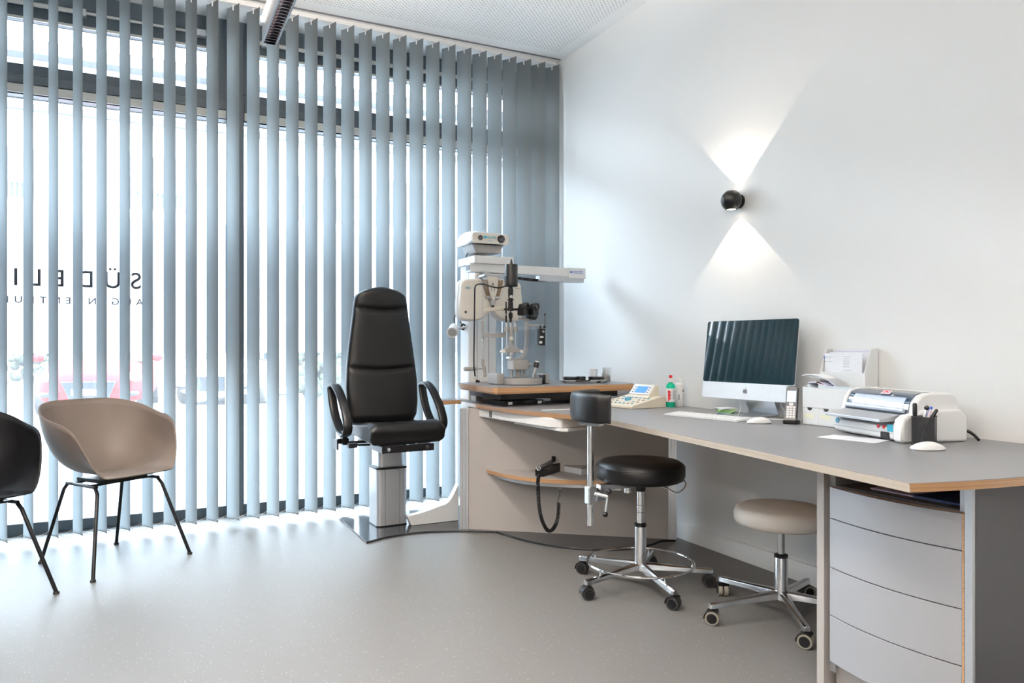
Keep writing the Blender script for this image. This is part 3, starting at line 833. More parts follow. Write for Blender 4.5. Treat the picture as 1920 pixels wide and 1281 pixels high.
# ================================================================ EXAMINATION CHAIR
ec = thing('examination_chair', 'tall black leather examination chair on a square aluminium lifting column', 'chair', (1.295, 4.335, 0.012), R(3))
def sq(x, y, cx=0, cy=0, r=0.025, n=5): return rrect(cx - x, cx + x, cy - y, cy + y, r, n)
MB().prism(sq(.092, .085), 0.0, 0.335).build('lower_column', 'alu_dull', ec, bevel=0.001)
g = MB(); [g.bb(x - .001, x + .001, -.0862, -.0845, .003, .333) for x in (-.045, .045)]; g.build('column_groove', 'instr_dark', ec)
MB().prism(sq(.097, .09), 0.335, 0.347).build('column_collar', 'black_plastic', ec, bevel=0.002)
MB().prism(sq(.076, .07), 0.347, 0.485).build('upper_column', 'alu_dull', ec, bevel=0.001)
MB().prism(sq(.096, .089), 0.0, 0.006).build('column_foot', 'black_plastic', ec)
rlp = MB(); rlp.bb(-.155, .155, -.345, -.325, .468, .507); rlp.bb(-.155, -.14, -.33, .10, .47, .505); rlp.bb(.14, .155, -.33, .10, .47, .505); rlp.bb(-.13, .13, -.12, .12, .478, .50)
mr = rlp.build('seat_rail', 'black_metal', ec, bevel=0.002)
for x in (-.115, .115):
    MB().cyl((x, -.349, .488), (x, -.344, .488), .0105, seg=20).build('bolt', 'chrome', mr, bevel=0.001)
lv = MB(); lv.cyl((-.29, -.16, .502), (-.16, -.16, .498), .006); lv.box((-.265, -.16, .50), (.05, .035, .026)); lv.box((-.29, -.05, .515), (.07, .03, .03)); lv.bb(-.335, -.325, -.10, -.02, .47, .53)
lv.build('adjusting_lever', 'black_metal', ec, bevel=0.003)
# seat cushion: section across depth, rounded front roll
def seat():
    m = MB()
    prof = [(-.355, .555), (-.365, .59), (-.350, .618), (-.315, .632), (-.22, .628), (-.10, .612), (.02, .600), (.10, .600), (.13, .575), (.12, .535), (-.05, .530), (-.25, .515), (-.325, .512), (-.350, .525)]
    P = smooth_path(prof, 4, closed=True)
    rings = []
    for k in range(17):
        u = -1 + 2 * k / 16
        e = 1 - 0.16 * abs(u) ** 8
        x = 0.222 * math.sin(u * PI / 2 * .98) if abs(u) > .7 else u * .2145
        x = 0.222 * u
        sh = (1 - abs(u) ** 10 * .35)
        rings.append([Vector((x, -0.11 + (p[0] + 0.11) * (0.94 + .06 * sh), 0.57 + (p[1] - .57) * (sh if abs(u) > .99 else 1) + (0.006 * abs(u) ** 2 if p[1] > .59 and p[0] > -.3 else 0))) for p in P])
    m.rings(rings)
    return m
seat().build('seat', 'black_leather', ec, bevel=0.014, bseg=4, ang=50)
# backrest: stacked sections following the tapered outline
def back_half(z):
    pts = [(.60, .190), (.64, .212), (.72, .224), (.85, .225), (.95, .216), (1.05, .204), (1.15, .190), (1.25, .176), (1.31, .169), (1.355, .163), (1.375, .152), (1.392, .125), (1.408, .090), (1.424, .030)]
    for a, b in zip(pts, pts[1:]):
        if a[0] <= z <= b[0]: return a[1] + (b[1] - a[1]) * (z - a[0]) / (b[0] - a[0])
    return pts[-1][1]
def backrest():
    m = MB(); rings = []
    zs = [.60 + .0103 * k for k in range(80)]
    zs = [z for z in zs if z <= 1.421] + [1.424]
    for z in zs:
        w = back_half(z)
        yc = .075 + .07 * (z - .6) ** 1.2 + 0.02 * math.sin((z - .6) * 4)
        th = 0.045 if z < 1.38 else 0.045 * max(.25, math.sqrt(max(0, 1 - ((z - 1.38) / .046) ** 2)))
        if z < .64: th *= .6 + .4 * (z - .6) / .04
        ring = []
        N = 28
        for k in range(N):
            a = 2 * PI * k / N
            c, s = math.cos(a), math.sin(a)
            x = w * math.copysign(abs(c) ** 0.42, c)
            y = th * math.copysign(abs(s) ** 0.55, s)
            if s < 0:      # front face: pads with sewn creases that sag in the middle
                u = x / w
                g = 0.0
                for zc in (1.298 - .020 * (1 - u * u), 0.940 - .030 * (1 - u * u)):
                    g += math.exp(-((z - zc) / .013) ** 2)
                y += min(1, g) * .024 * (1 - abs(u) ** 6)
                y += -.006 * (1 - u * u)
            ring.append(Vector((x, yc + y, z)))
        rings.append(ring)
    m.rings(rings)
    return m
br_ = backrest().build('backrest', 'black_leather', ec, ang=70)
sm = MB()
for zc, sag in ((1.298, .020), (0.940, .030)):
    w = back_half(zc) * .86
    pts = []
    for k in range(21):
        u = -1 + 2 * k / 20
        z = zc - sag * (1 - u * u)
        yc = .075 + .07 * (z - .6) ** 1.2 + 0.02 * math.sin((z - .6) * 4)
        pts.append((w * u, yc - .045 + .0205 - .006 * (1 - u * u) , z))
    sm.tube(pts, .0022, seg=6)
sm.build('seam', 'rubber', br_)
MB().bb(-.03, .03, .09, .15, .50, .95).build('back_bracket', 'black_metal', ec, bevel=0.006)
for sx in (-1, 1):
    lp = [(.165, .815), (.10, .828), (.02, .800), (-.06, .745), (-.13, .675), (-.165, .612), (-.150, .572), (-.10, .552), (-.03, .565), (.06, .625), (.125, .70), (.160, .775)]
    P = smooth_path(lp, 5, closed=True)
    m = MB(); N = len(P); rings = []
    for i, p in enumerate(P):
        t = (P[(i + 1) % N] - P[i - 1]).normalized(); nn = Vector((-t.y, t.x))
        hw, ht = .027, .0115
        sec = []
        for k in range(12):
            a = 2 * PI * k / 12
            cx = math.copysign(abs(math.cos(a)) ** .6, math.cos(a)) * hw; cy = math.copysign(abs(math.sin(a)) ** .8, math.sin(a)) * ht
            q = p + nn * cy
            sec.append(Vector((sx * .292 + cx, q.x, q.y)))
        rings.append(sec)
    m.rings(rings, loop=True)
    ar = m.build('armrest', 'black_plastic', ec, ang=60)
    MB().bb(sx * .285 - .014, sx * .285 + .014, -.09, -.03, .495, .572).bb(min(sx * .285, sx * .13), max(sx * .285, sx * .13), -.075, -.045, .498, .512).build('armrest_bracket', 'black_metal', ar, bevel=0.003)

# ================================================================ INSTRUMENT STAND
st = thing('instrument_stand', 'tall white instrument column with a long horizontal arm beside the blind', 'stand', (1.885, 4.33, 0.012))
MB().prism(rrect(1.79, 1.98, 4.255, 4.40, .012), 0.012, 1.575).build('column', 'instr_white', st, world=True, bevel=0.002)
g = MB(); [g.bb(x - .0015, x + .0015, 4.2535, 4.256, 0.86, 1.57) for x in (1.845, 1.925)]; g.build('column_groove', 'instr_dark', st, world=True)
MB().bb(1.775, 2.04, 4.13, 4.40, 1.575, 1.622).build('column_head', 'instr_white', st, world=True, bevel=0.004)
a1 = MB(); a1.bb(1.755, 2.565, 4.15, 4.22, 1.5235, 1.577)
arm = a1.build('arm', 'instr_white', st, world=True, bevel=0.003)
MB().bb(2.44, 2.57, 4.145, 4.225, 1.512, 1.580).build('arm_end', 'instr_white', arm, world=True, bevel=0.002)
MB().bb(2.235, 2.56, 4.15, 4.21, 1.488, 1.5235).build('lower_slide', 'alu_dull', arm, world=True, bevel=0.002)
MB().bb(2.02, 2.05, 4.141, 4.15, 1.53, 1.57).build('clamp', 'navy', arm, world=True)
MB().bb(1.752, 1.756, 4.16, 4.21, 1.535, 1.565).build('end_slot', 'instr_dark', arm, world=True)
MB().bb(1.79, 1.98, 4.16, 4.255, 1.48, 1.5235).build('arm_carrier', 'alu_dull', st, world=True, bevel=0.003)
cc = MB()
for k in range(22):
    x = 2.06 + .012 * k + (0.12 * 0); z = 1.505 - .012 * math.sin(PI * k / 21)
    x = 2.06 + .0155 * k
    cc.box((x, 4.19, z), (.0125, .03, .016))
cc.tube([(2.06 + .0155 * k, 4.19, 1.505 - .012 * math.sin(PI * k / 21)) for k in range(22)], .005, seg=6)
cc.build('cable_chain', 'black_plastic', arm, world=True)
lb = MB().bb(2.452, 2.472, 4.143, 4.145, 1.545, 1.558).build('logo_block', 'blue_print', arm, world=True)
text_part('logo_letters', 'HS', 0.014, 'paper', lb, (2.4535, 4.1425, 1.5465), (R(90), 0, 0), world=False)
text_part('label_text', 'HAAG-STREIT', 0.013, 'blue_print', arm, (2.478, 4.1445, 1.5525), (R(90), 0, 0), world=True, width=.07)
text_part('label_text', 'INTERNATIONAL', 0.009, 'blue_print', arm, (2.478, 4.1445, 1.543), (R(90), 0, 0), world=True, width=.075)
for t in list(arm.children) + list(lb.children):
    if t.name.startswith(('label_text', 'logo_letters')):
        mw = Matrix.Translation(st.location)
        # text was placed in world metres: bring it into the stand's frame
        if t.name.startswith('logo_letters'): t.data.transform(mw.inverted())
        else: t.data.transform(mw.inverted() @ Matrix.Translation(arm.location))

# ---- spotlight on the column
sp = thing('spot_lamp', 'small white swivel spot lamp clamped to the left of the instrument column', 'lamp', (1.79, 4.33, 1.19))
c0 = Vector((1.712, 4.3, 1.189)); c1 = Vector((1.602, 4.1, 1.149))
c1 = c0 + Vector((-.045, -.075, -.035))
m = MB().lathe([(.001, 0), (.022, .003), (.031, .012), (.031, .075), (.034, .078), (.034, .092), (.028, .092), (.028, .085), (.001, .085)], tuple(c0), axis=(c1 - c0), seg=28)
sb = m.build('lamp_head', 'instr_white', sp, world=True)
dn = (c1 - c0).normalized()
fc = c0 + dn * .088
u = dn.cross(Vector((0, 0, 1))).normalized(); v = dn.cross(u)
MB().cyl(fc - dn * .001, fc + dn * .001, .028).build('lens_plate', 'steel', sb, world=True)
for k in range(4):
    q = fc + (u * math.cos(PI / 2 * k + .8) + v * math.sin(PI / 2 * k + .8)) * .0145
    MB().cyl(q, q + dn * .0035, .0095, .007, seg=14).build('led_lens', 'jar_glass', sb, world=True)
mm = MB(); q = Vector((1.769, 4.3, 1.193)); mm.tube([tuple(c0 + dn * .02), tuple((c0 + q) / 2 + Vector((0, -.02, -.01))), tuple(q)], .009, seg=10)
mm.cyl(q, (1.79, 4.31, q.z), .022)
mm.build('swivel_arm', 'chrome', sp, world=True)
MB().tube(smooth_path([tuple(c0 + Vector((.0, .0, .03))), tuple(c0 + Vector((.0, 0, .065))), tuple(c0 + Vector((.025, 0, .075))), tuple(c0 + Vector((.04, 0, .04))), tuple(q + Vector((-.01, -.01, .005)))], 6), .0035, seg=8).build('lamp_cable', 'black_plastic', sp, world=True)

# ---- chart projector on top of the column
cp = thing('chart_projector', 'pale grey eye chart projector with two round lenses atop the instrument column', 'projector', (1.89, 4.27, 1.622))
# side profile (y, z), nose towards the room
sec = [(-.115, .090), (-.112, .128), (-.07, .155), (.02, .172), (.085, .162), (.125, .115), (.12, .078), (-.02, .076)]
P = smooth_path(sec, 1, closed=True)
m = MB(); rings = []
for k in range(13):
    u = -1 + 2 * k / 12
    f = 1 - .24 * abs(u) ** 4
    rings.append([Vector((.125 * u, p[0], .08 + (p[1] - .08) * (f if p[1] > .14 else 1))) for p in P])
m.rings(rings)
pb_ = m.build('casing', 'instr_white', cp, bevel=0.006, bseg=3, ang=40)
MB().rings([[Vector((x * f, y, z)) for x, y in rrect(-.108, .108, -.085, .095, .012)] for z, f in ((.0765, .99), (.026, .72))]).build('lower_casing', 'instr_grey', cp, bevel=0.003)
MB().cyl((-.02, .02, .0), (-.02, .02, .027), .036).build('neck', 'instr_grey', cp, bevel=0.002)
MB().prism(rrect(-.122, .122, .078, .140, .014), -.123, -.112, ax='y').build('face_plate', 'instr_cream', pb_, bevel=0.002)
for x, r in ((-.070, .0155), (.070, .0245)):
    l = MB().cyl((x, -.127, .111), (x, -.1225, .111), r, seg=32).build('lens_ring', 'black_plastic', pb_, bevel=0.001)
    MB().cyl((x, -.1275, .111), (x, -.1265, .111), r * .8, seg=32).build('lens', 'lens', l)
MB().bb(-.048, -.024, -.1245, -.1235, .110, .124).build('logo_block', 'cyan', pb_)
text_part('label_text', 'HAAG-STREIT', 0.010, 'cyan', pb_, (-.020, -.1238, .118), (R(90), 0, 0), width=.052)
text_part('label_text', 'INTERNATIONAL', 0.008, 'cyan', pb_, (-.020, -.1238, .110), (R(90), 0, 0), width=.052)
text_part('label_text', 'CP-500', 0.009, 'cyan', pb_, (-.022, -.1238, .093), (R(90), 0, 0), width=.032)
MB().tube(smooth_path([(-.085, .03, .035), (-.105, .02, .01), (-.095, .03, -.04), (-.095, .08, -.06)], 6), .003, seg=8).build('power_cable', 'black_plastic', cp)

# ---- phoropter (refractor head) hanging from the arm
ph = thing('phoropter', 'cream phoropter head with two rounded halves hanging from the instrument arm', 'eye testing device', (1.915, 4.06, 1.30))
YP = 4.03
left_half = [(1.651, 1.397), (1.656, 1.444), (1.681, 1.464), (1.732, 1.47), (1.777, 1.473), (1.794, 1.434), (1.815, 1.387), (1.836, 1.337), (1.845, 1.315), (1.843, 1.292), (1.825, 1.264), (1.794, 1.238), (1.756, 1.227), (1.698, 1.225), (1.661, 1.232), (1.646, 1.257), (1.644, 1.319)]
cxm = (1.849, 1.324)[0]
right_half = [(2 * cxm - x, z) for x, z in left_half]
for nm, hf in (('left_half', left_half), ('right_half', right_half)):
    P = [tuple(p) for p in smooth_path(hf, 3, closed=True)]
    m = MB().prism(P, 4.035, 4.115, ax='y')
    hb = m.build('lens_housing', 'instr_cream', ph, world=True, bevel=0.012, bseg=4, ang=50)
    MB().prism(inset_poly(P, -.004), 4.075, 4.118, ax='y').build('back_cover', 'plastic_white', hb, world=True, bevel=0.008, bseg=3)
for sx, cx in ((-1, (1.671, 1.273)), (1, None)):
    if cx is None: continue
    MB().box((cx[0] + .006, 4.0335, cx[1]), (.013, .003, .014)).build('sensor_window', 'lens', ph, world=True)
lc = (1.69, 1.415)
ey = MB(); ey.tube([(lc[0] + .016 * math.cos(2 * PI * k / 16), 4.0335, lc[1] + .0065 * math.sin(2 * PI * k / 16)) for k in range(16)], .0012, seg=5, closed=True)
ey.cyl((lc[0], 4.034, lc[1]), (lc[0], 4.032, lc[1]), .004, seg=12)
ey.build('eye_emblem', 'blue_plastic', ph, world=True)
rc = (2.001, 1.422)
MB().bb(rc[0], rc[0] + .045, 4.0335, 4.0345, rc[1] - .0015, rc[1] + .0015).build('name_strip', 'grey_print', ph, world=True)
ct = MB(); ct.bb(cxm - .035, cxm + .035, 4.03, 4.10, 1.455, 1.4885); ct.prism([(cxm - .032, 1.46), (cxm + .032, 1.46), (cxm + .026, 1.40), (cxm + .008, 1.345), (cxm - .008, 1.345), (cxm - .026, 1.40)], 4.02, 4.08, ax='y')
ct.build('centre_bracket', 'instr_cream', ph, world=True, bevel=0.003)
MB().bb(cxm - .055, cxm + .055, 4.03, 4.14, 1.487, 1.5).bb(cxm - .02, cxm + .02, 4.10, 4.2, 1.49, 1.5235).build('hanger_plate', 'alu_dull', ph, world=True, bevel=0.002)
tx = MB()
tx.box((cxm - .004, 4.019, 1.44), (.012, .003, .014)); tx.box((cxm + .006, 4.0195, 1.415), (.004, .003, .03)); tx.box((cxm - .014, 4.0195, 1.415), (.003, .003, .03))
tx.build('scale_window', 'instr_dark', ph, world=True)
for s in (-1, 1):
    b = MB()
    for k in range(4):
        o = .009 * k
        b.cyl((cxm + s * (.066 - o), 4.026, 1.468), (cxm + s * (.040 - o * .8), 4.026, 1.372), .0032, seg=8)
    b.build('guide_rods', mat('bronze_rod', (0.22, 0.15, 0.10), 0.35, 0.8) if s < 0 else bpy.data.materials['bronze_rod'], ph, world=True)
    MB().box((cxm + s * .028, 4.028, 1.362), (.034, .02, .014)).build('rod_foot', 'steel', ph, world=True, bevel=0.002)
MB().prism([(cxm - .022, 1.355), (cxm + .022, 1.355), (cxm + .004, 1.300), (cxm - .004, 1.300)], 4.03, 4.05, ax='y').build('nose_wedge', 'steel', ph, world=True, bevel=0.002)
MB().bb(cxm - .006, cxm + .006, 4.022, 4.04, 1.298, 1.316).build('wedge_tip', 'black_plastic', ph, world=True)
kn = (1.759, 1.495)
MB().cyl((kn[0], 4.06, kn[1] - .022), (kn[0], 4.06, kn[1] - .005), .006).cyl((kn[0], 4.06, kn[1] - .008), (kn[0], 4.06, kn[1] + .012), .013, seg=20).build('level_knob', 'instr_cream', ph, world=True, bevel=0.002)

# ================================================================ SLIT LAMP
sl = thing('slit_lamp', 'grey slit lamp microscope with black lamp head standing on the instrument table', 'microscope', (1.95, 3.86, 0.85))
def S(name, m, material, parent=None, **k): return m.build(name, material, parent or sl, world=True, **k)
def q(px, py, y=3.86): return None
base_o = [tuple(p) for p in smooth_path([(1.845, 3.80), (1.93, 3.745), (2.02, 3.745), (2.055, 3.80), (2.055, 3.88), (1.99, 3.92), (1.86, 3.92)], 5, closed=True)]
b = S('base_plate', MB().prism(base_o, 0.852, 0.888), 'instr_grey', bevel=0.003)
S('base_top', MB().prism(inset_poly(base_o, .006), 0.888, 0.892), 'instr_dark', b, bevel=0.001)
S('rail_block', MB().bb(1.80, 1.845, 3.86, 3.99, 0.8505, 0.915), 'instr_grey', bevel=0.006)
S('rail_block', MB().bb(2.085, 2.13, 3.84, 3.97, 0.8505, 0.91), 'instr_grey', bevel=0.006)
S('axle', MB().cyl((1.83, 3.875, 0.882), (2.10, 3.875, 0.882), 0.009), 'steel')
S('axle_guard', MB().bb(2.070, 2.084, 3.80, 3.86, 0.853, 0.905), 'black_plastic', bevel=0.003)
sc_ = S('slide_block', MB().bb(1.872, 1.972, 3.80, 3.88, 0.935, 0.993), 'instr_grey', bevel=0.006)
lg = MB()
for x in (1.882, 1.925, 1.962): lg.cyl((x, 3.84, .888), (x, 3.84, .936), .009 if x != 1.925 else .017)
S('slide_post', lg, 'instr_grey', sc_)
S('height_knob', MB().cyl((1.972, 3.84, .962), (2.005, 3.84, .962), .011), 'instr_grey', sc_, bevel=0.002)
js = S('joystick', MB().cyl((1.985, 3.775, .893), (2.003, 3.775, .948), .006, .014), 'steel')
S('joystick_grip', MB().cyl((2.003, 3.775, .948), (2.013, 3.775, .980), .016, .0155), 'black_plastic', js, bevel=0.002)
S('joystick_cap', MB().cyl((2.013, 3.775, .980), (2.0145, 3.775, .985), .0135, .011), 'plastic_white', js)
# curved microscope arm
arc = [(1.884, 0.99), (1.915, 0.993), (1.949, 1.005), (1.974, 1.03), (1.984, 1.064), (1.988, 1.101), (1.988, 1.157), (1.986, 1.213)]
rings = []
P = smooth_path(arc, 4)
for i, p in enumerate(P):
    t = (P[min(i + 1, len(P) - 1)] - P[max(i - 1, 0)]).normalized(); nn = Vector((-t.y, t.x))
    rings.append([Vector((p.x + nn.x * a, y, p.y + nn.y * a)) for a, y in ((-.0075, 3.845), (.0075, 3.845), (.0075, 3.875), (-.0075, 3.875))])
S('microscope_arm', MB().rings(rings), 'instr_grey', bevel=0.002)
# illumination column
cb0 = [(1.863, 1.073), (1.911, 1.073), (1.928, 1.055), (1.949, 1.048), (1.949, 1.036), (1.822, 1.036), (1.822, 1.049), (1.846, 1.055)]
ic = S('column_foot', MB().prism([cb0[0], cb0[1], cb0[2], cb0[3], cb0[4], cb0[5], cb0[6], cb0[7]], 3.835, 3.875, ax='y'), 'instr_grey', bevel=0.003)
for px in (0, 1):
    a = ((1.827, 1.042), (1.94, 1.042))[px]
    S('side_knob', MB().cyl((a[0], 3.825, a[1]), (a[0], 3.865, a[1]), .009), 'instr_cream', ic, bevel=0.001)
a = (1.885, 1.033)
S('index_ring', MB().cyl((a[0], 3.86, a[1] - .008), (a[0], 3.86, a[1] + .002), .028).cyl((a[0], 3.86, a[1] - .05), (a[0], 3.86, a[1]), .012), 'steel', ic)
kk = (1.865, 1.006)
S('clamp_knob', MB().cyl((kk[0], 3.83, kk[1]), (kk[0], 3.86, kk[1]), .008), 'chrome', ic)
for n_, pa_, pb_x in (('guide_rod', (1.86, 1.07), (1.86, 1.208)), ('guide_rod', (1.916, 1.07), (1.916, 1.209))):
    S(n_, MB().cyl((pa_[0], 3.86, pa_[1]), (pb_x[0], 3.86, pb_x[1]), .0045, seg=14), 'alu_dull')
a, b2 = (1.887, 1.076), (1.887, 1.156)
S('prism_barrel', MB().cyl((a[0], 3.86, a[1]), (a[0], 3.86, a[1] + .008), .016).cyl((a[0], 3.86, a[1] + .008), (b2[0], 3.86, b2[1]), .013), 'instr_grey', bevel=0.001)
a = (1.88, 1.116)
S('tilt_knob', MB().cyl((a[0], 3.838, a[1]), (a[0], 3.85, a[1]), .0125), 'instr_cream', bevel=0.001)
a, b2 = (1.887, 1.156), (1.887, 1.184)
br = MB()
for dx in (-.028, 0, .028): br.cyl((a[0] + dx, 3.86, a[1]), (b2[0] + dx, 3.86, b2[1]), .0145 if dx else .017, seg=20)
br.bb(a[0] - .034, a[0] + .034, 3.852, 3.868, a[1] + .003, b2[1] - .003)
S('bridge_block', br, 'instr_grey', bevel=0.001)
for px in (0, 1, 2):
    a = ((1.856, 1.184), (1.885, 1.184), (1.909, 1.184))[px]; b2 = ((1.856, 1.208), (1.885, 1.209), (1.909, 1.224))[px]
    S('rod_sleeve', MB().cyl((a[0], 3.86, a[1]), (b2[0], 3.86, b2[1]), .0052, seg=14), 'alu_dull')
a, b2 = (1.856, 1.208), (1.856, 1.328)
bk = MB().cyl((a[0], 3.86, a[1]), (b2[0], 3.86, b2[1]), .003, seg=10)
bk.cyl((a[0], 3.86, a[1]), (a[0], 3.86, a[1] + .038), .0055, seg=12).cyl((a[0], 3.86, a[1] + .055), (a[0], 3.86, b2[1]), .005, seg=12)
S('slit_control_rod', bk, 'black_metal')
a = (1.885, 1.209); t_ = (1.885, 1.418); z0, z1 = a[1], t_[1]
H_ = z1 - z0
S('illumination_tube', MB().lathe([(.006, 0), (.0075, .02), (.012, .03), (.012, .055), (.004, .06), (.004, .066), (.0145, .067), (.0145, H_ * .58), (.011, H_ * .60), (.020, H_ * .62), (.020, H_ * .64), (.012, H_ * .65), (.014, H_ * .72), (.016, H_ * .9), (.010, H_)], (a[0], 3.86, z0), seg=28), 'black_metal')
a = (1.881, 1.358)
S('filter_knob', MB().cyl((a[0], 3.838, a[1]), (a[0], 3.85, a[1]), .0075), 'instr_cream')
a, b2 = (1.846, 1.285), (1.928, 1.293)
S('cross_bar', MB().bb(a[0], b2[0], 3.85, 3.87, a[1] - .006, a[1] + .006), 'black_metal', bevel=0.001)
a, b2 = (1.889, 1.415), (1.889, 1.545); h = b2[1] - a[1]
lh = MB().lathe([(.030, 0), (.037, .003), (.0385, .012), (.038, .018), (.0375, .022), (.0375, h - .004), (.035, h), (.012, h), (.008, h + .006), (.006, h + .022), (.003, h + .028), (.001, h + .032)], (a[0], 3.86, a[1]), seg=44)
lhp = S('lamp_head', lh, 'black_metal')
fn_ = MB()
for k in range(10):
    an = 2 * PI * k / 10 + .2
    fn_.box((a[0] + .0378 * math.cos(an), 3.86 + .0378 * math.sin(an), a[1] + .042), (.003, .003, .036), (0, 0, an))
S('cooling_slots', fn_, 'rubber', lhp)
# binocular head
bx = (2.012, 1.276); b1 = (1.967, 1.303); b3 = (2.031, 1.302)
bh = S('binocular_head', MB().lathe([(.001, 0), (.030, .004), (.036, .014), (.036, .048), (.028, .056), (.001, .057)], (bx[0] + .004, 3.895, bx[1] - .018), seg=28, axis=(.35, -.93, .05)), 'black_metal')
for e in (b1, b3):
    p0 = Vector((e[0] - .052, 3.885, e[1] - .010)); p1 = Vector((e[0], 3.80, e[1])); d = (p1 - p0)
    S('prism_case', MB().box(tuple(p1 + Vector((-.016, .030, -.030))), (.050, .055, .050), (0, 0, R(28))), 'black_metal', bh, bevel=0.009, bseg=3)
    ep = S('eyepiece', MB().lathe([(.013, 0), (.019, .006), (.019, .030), (.0225, .033), (.0225, .052), (.020, .058), (.012, .058), (.010, .050), (.001, .050)], tuple(p1 - d.normalized() * .058), seg=28, axis=tuple(d)), 'black_metal', bh)
    dn_ = d.normalized(); c_ = p1 - dn_ * .0065
    S('ocular_lens', MB().cyl(c_, c_ + dn_ * .002, .0105), 'lens', ep)
S('objective_tube', MB().cyl((bx[0] - .05, 3.87, bx[1] + .002), (bx[0] - .02, 3.865, bx[1] + .002), .02), 'steel', bh, bevel=0.003)
a = (1.961, 1.222)
S('head_carrier', MB().box((a[0] + .01, 3.86, a[1] + .006), (.062, .03, .014), (0, R(10), 0)), 'instr_grey', bevel=0.003)
a, b2 = (1.988, 1.195), (2.094, 1.196)
S('tonometer_bar', MB().bb(a[0], b2[0] + .004, 3.852, 3.864, a[1] - .006, a[1] + .006), 'instr_grey', bevel=0.001)
a, b2 = (2.064, 1.076), (2.103, 1.174)
tb = S('tonometer_box', MB().bb(a[0], b2[0], 3.84, 3.87, a[1], b2[1]).bb(a[0] + .008, a[0] + .016, 3.85, 3.86, b2[1], b2[1] + .022), 'black_plastic', bevel=0.002)
m = (2.078, 1.126)
S('tonometer_label', MB().bb(m[0] - .011, m[0] + .011, 3.838, 3.8405, m[1] - .005, m[1] + .005), 'paper', tb)
m = (2.071, 1.095); S('tonometer_knob', MB().cyl((m[0], 3.833, m[1]), (m[0], 3.841, m[1]), .008), 'plastic_white', tb)
m = (2.087, 1.158); S('tonometer_dial', MB().cyl((m[0], 3.833, m[1]), (m[0], 3.841, m[1]), .007), 'steel', tb)
a, b2 = (2.105, 1.076), (2.105, 1.259)
S('acrylic_guard', MB().bb(a[0], a[0] + .014, 3.848, 3.851, a[1], a[1] + .1), 'amber_glass', tb)
S('fixation_rod', MB().cyl((a[0], 3.85, a[1] + .1), (b2[0], 3.85, b2[1]), .0018, seg=8).ball((b2[0], 3.85, b2[1]), .007, seg=12).ball((b2[0] - .002, 3.85, b2[1] - .072), .008, seg=12), 'black_metal', tb)
sh_o = [(1.917, 1.184), (2.028, 1.185), (2.025, 1.132), (2.014, 1.086), (1.993, 1.061), (1.948, 1.061), (1.917, 1.07)]
S('breath_shield', MB().prism(sh_o, 3.826, 3.829, ax='y'), 'amber_glass')
# chin and forehead rest frame
a, b2, c2, d2 = (1.735, 1.122), (1.735, 1.217), (1.735, 1.439), (1.735, 0.993)
S('frame_post', MB().cyl((a[0], 3.92, a[1]), (b2[0], 3.92, b2[1] + .002), .009, .007, seg=16).bb(a[0] - .010, a[0] + .010, 3.91, 3.93, a[1] - .004, a[1] + .02), 'instr_grey', bevel=0.002)
S('clear_rod', MB().cyl((b2[0], 3.92, b2[1]), (c2[0], 3.92, c2[1]), .0055, seg=14), 'amber_glass')
S('lower_rod', MB().cyl((a[0], 3.92, a[1]), (a[0], 3.92, a[1] - .03), .007, seg=14).cyl((a[0], 3.92, a[1]), (d2[0], 3.92, d2[1]), .0045, seg=14), 'alu_dull')
e2 = (1.749, 0.904)
S('frame_foot', MB().tube(smooth_path([(d2[0], 3.92, d2[1] + .004), (d2[0] - .001, 3.92, d2[1] - .02), (d2[0] + .010, 3.92, d2[1] - .05), (e2[0], 3.92, e2[1] - .01)], 5), .009, seg=12, flat=(.009, .012)), 'instr_grey')
a, b2 = (1.735, 1.131), (1.872, 1.141)
chin = [(1.728, 1.122), (1.728, 1.15), (1.803, 1.144), (1.84, 1.152), (1.878, 1.153), (1.878, 1.125), (1.837, 1.121), (1.755, 1.125)]
S('chin_rest', MB().prism(chin, 3.89, 3.94, ax='y'), 'instr_grey', bevel=0.003)
fb = [(1.742, 1.268), (1.742, 1.291), (1.793, 1.297), (1.847, 1.3), (1.896, 1.301), (1.896, 1.279), (1.847, 1.28), (1.793, 1.276)]
S('forehead_band', MB().prism(fb, 3.905, 3.93, ax='y'), 'plastic_cream', bevel=0.003)
a, b2, c2 = (1.623, 0.942), (1.699, 0.941), (1.746, 0.944)
hg = S('hand_grip', MB().cyl((a[0], 3.93, a[1]), (b2[0], 3.93, b2[1]), .012, .011), 'instr_grey', bevel=0.004)
S('grip_rod', MB().cyl((b2[0], 3.93, b2[1]), (c2[0], 3.925, c2[1]), .005), 'steel', hg)
cab = [(1.84, 3.84, 1.415), (1.795, 3.83, 1.404), (1.745, 3.83, 1.41), (1.705, 3.83, 1.42), (1.674, 3.84, 1.421), (1.658, 3.85, 1.406), (1.659, 3.86, 1.341), (1.662, 3.87, 1.221), (1.66, 3.87, 1.1), (1.659, 3.87, 0.98), (1.664, 3.87, 0.919), (1.667, 3.87, 0.901)]
S('lamp_cable', MB().tube(smooth_path(cab, 6), .0042, seg=10), 'black_plastic')
a = (1.803, 4.191, 0.851)
S('plug', MB().cyl((a[0], a[1], .851), (a[0], a[1], .884), .0065), 'instr_cream').parent = sl
S('plug_base', MB().bb(a[0] + .006, a[0] + .016, a[1] - .01, a[1] + .008, .8505, .866).bb(a[0] + .019, a[0] + .029, a[1] - .01, a[1] + .008, .8505, .863), 'black_plastic', bevel=0.002)

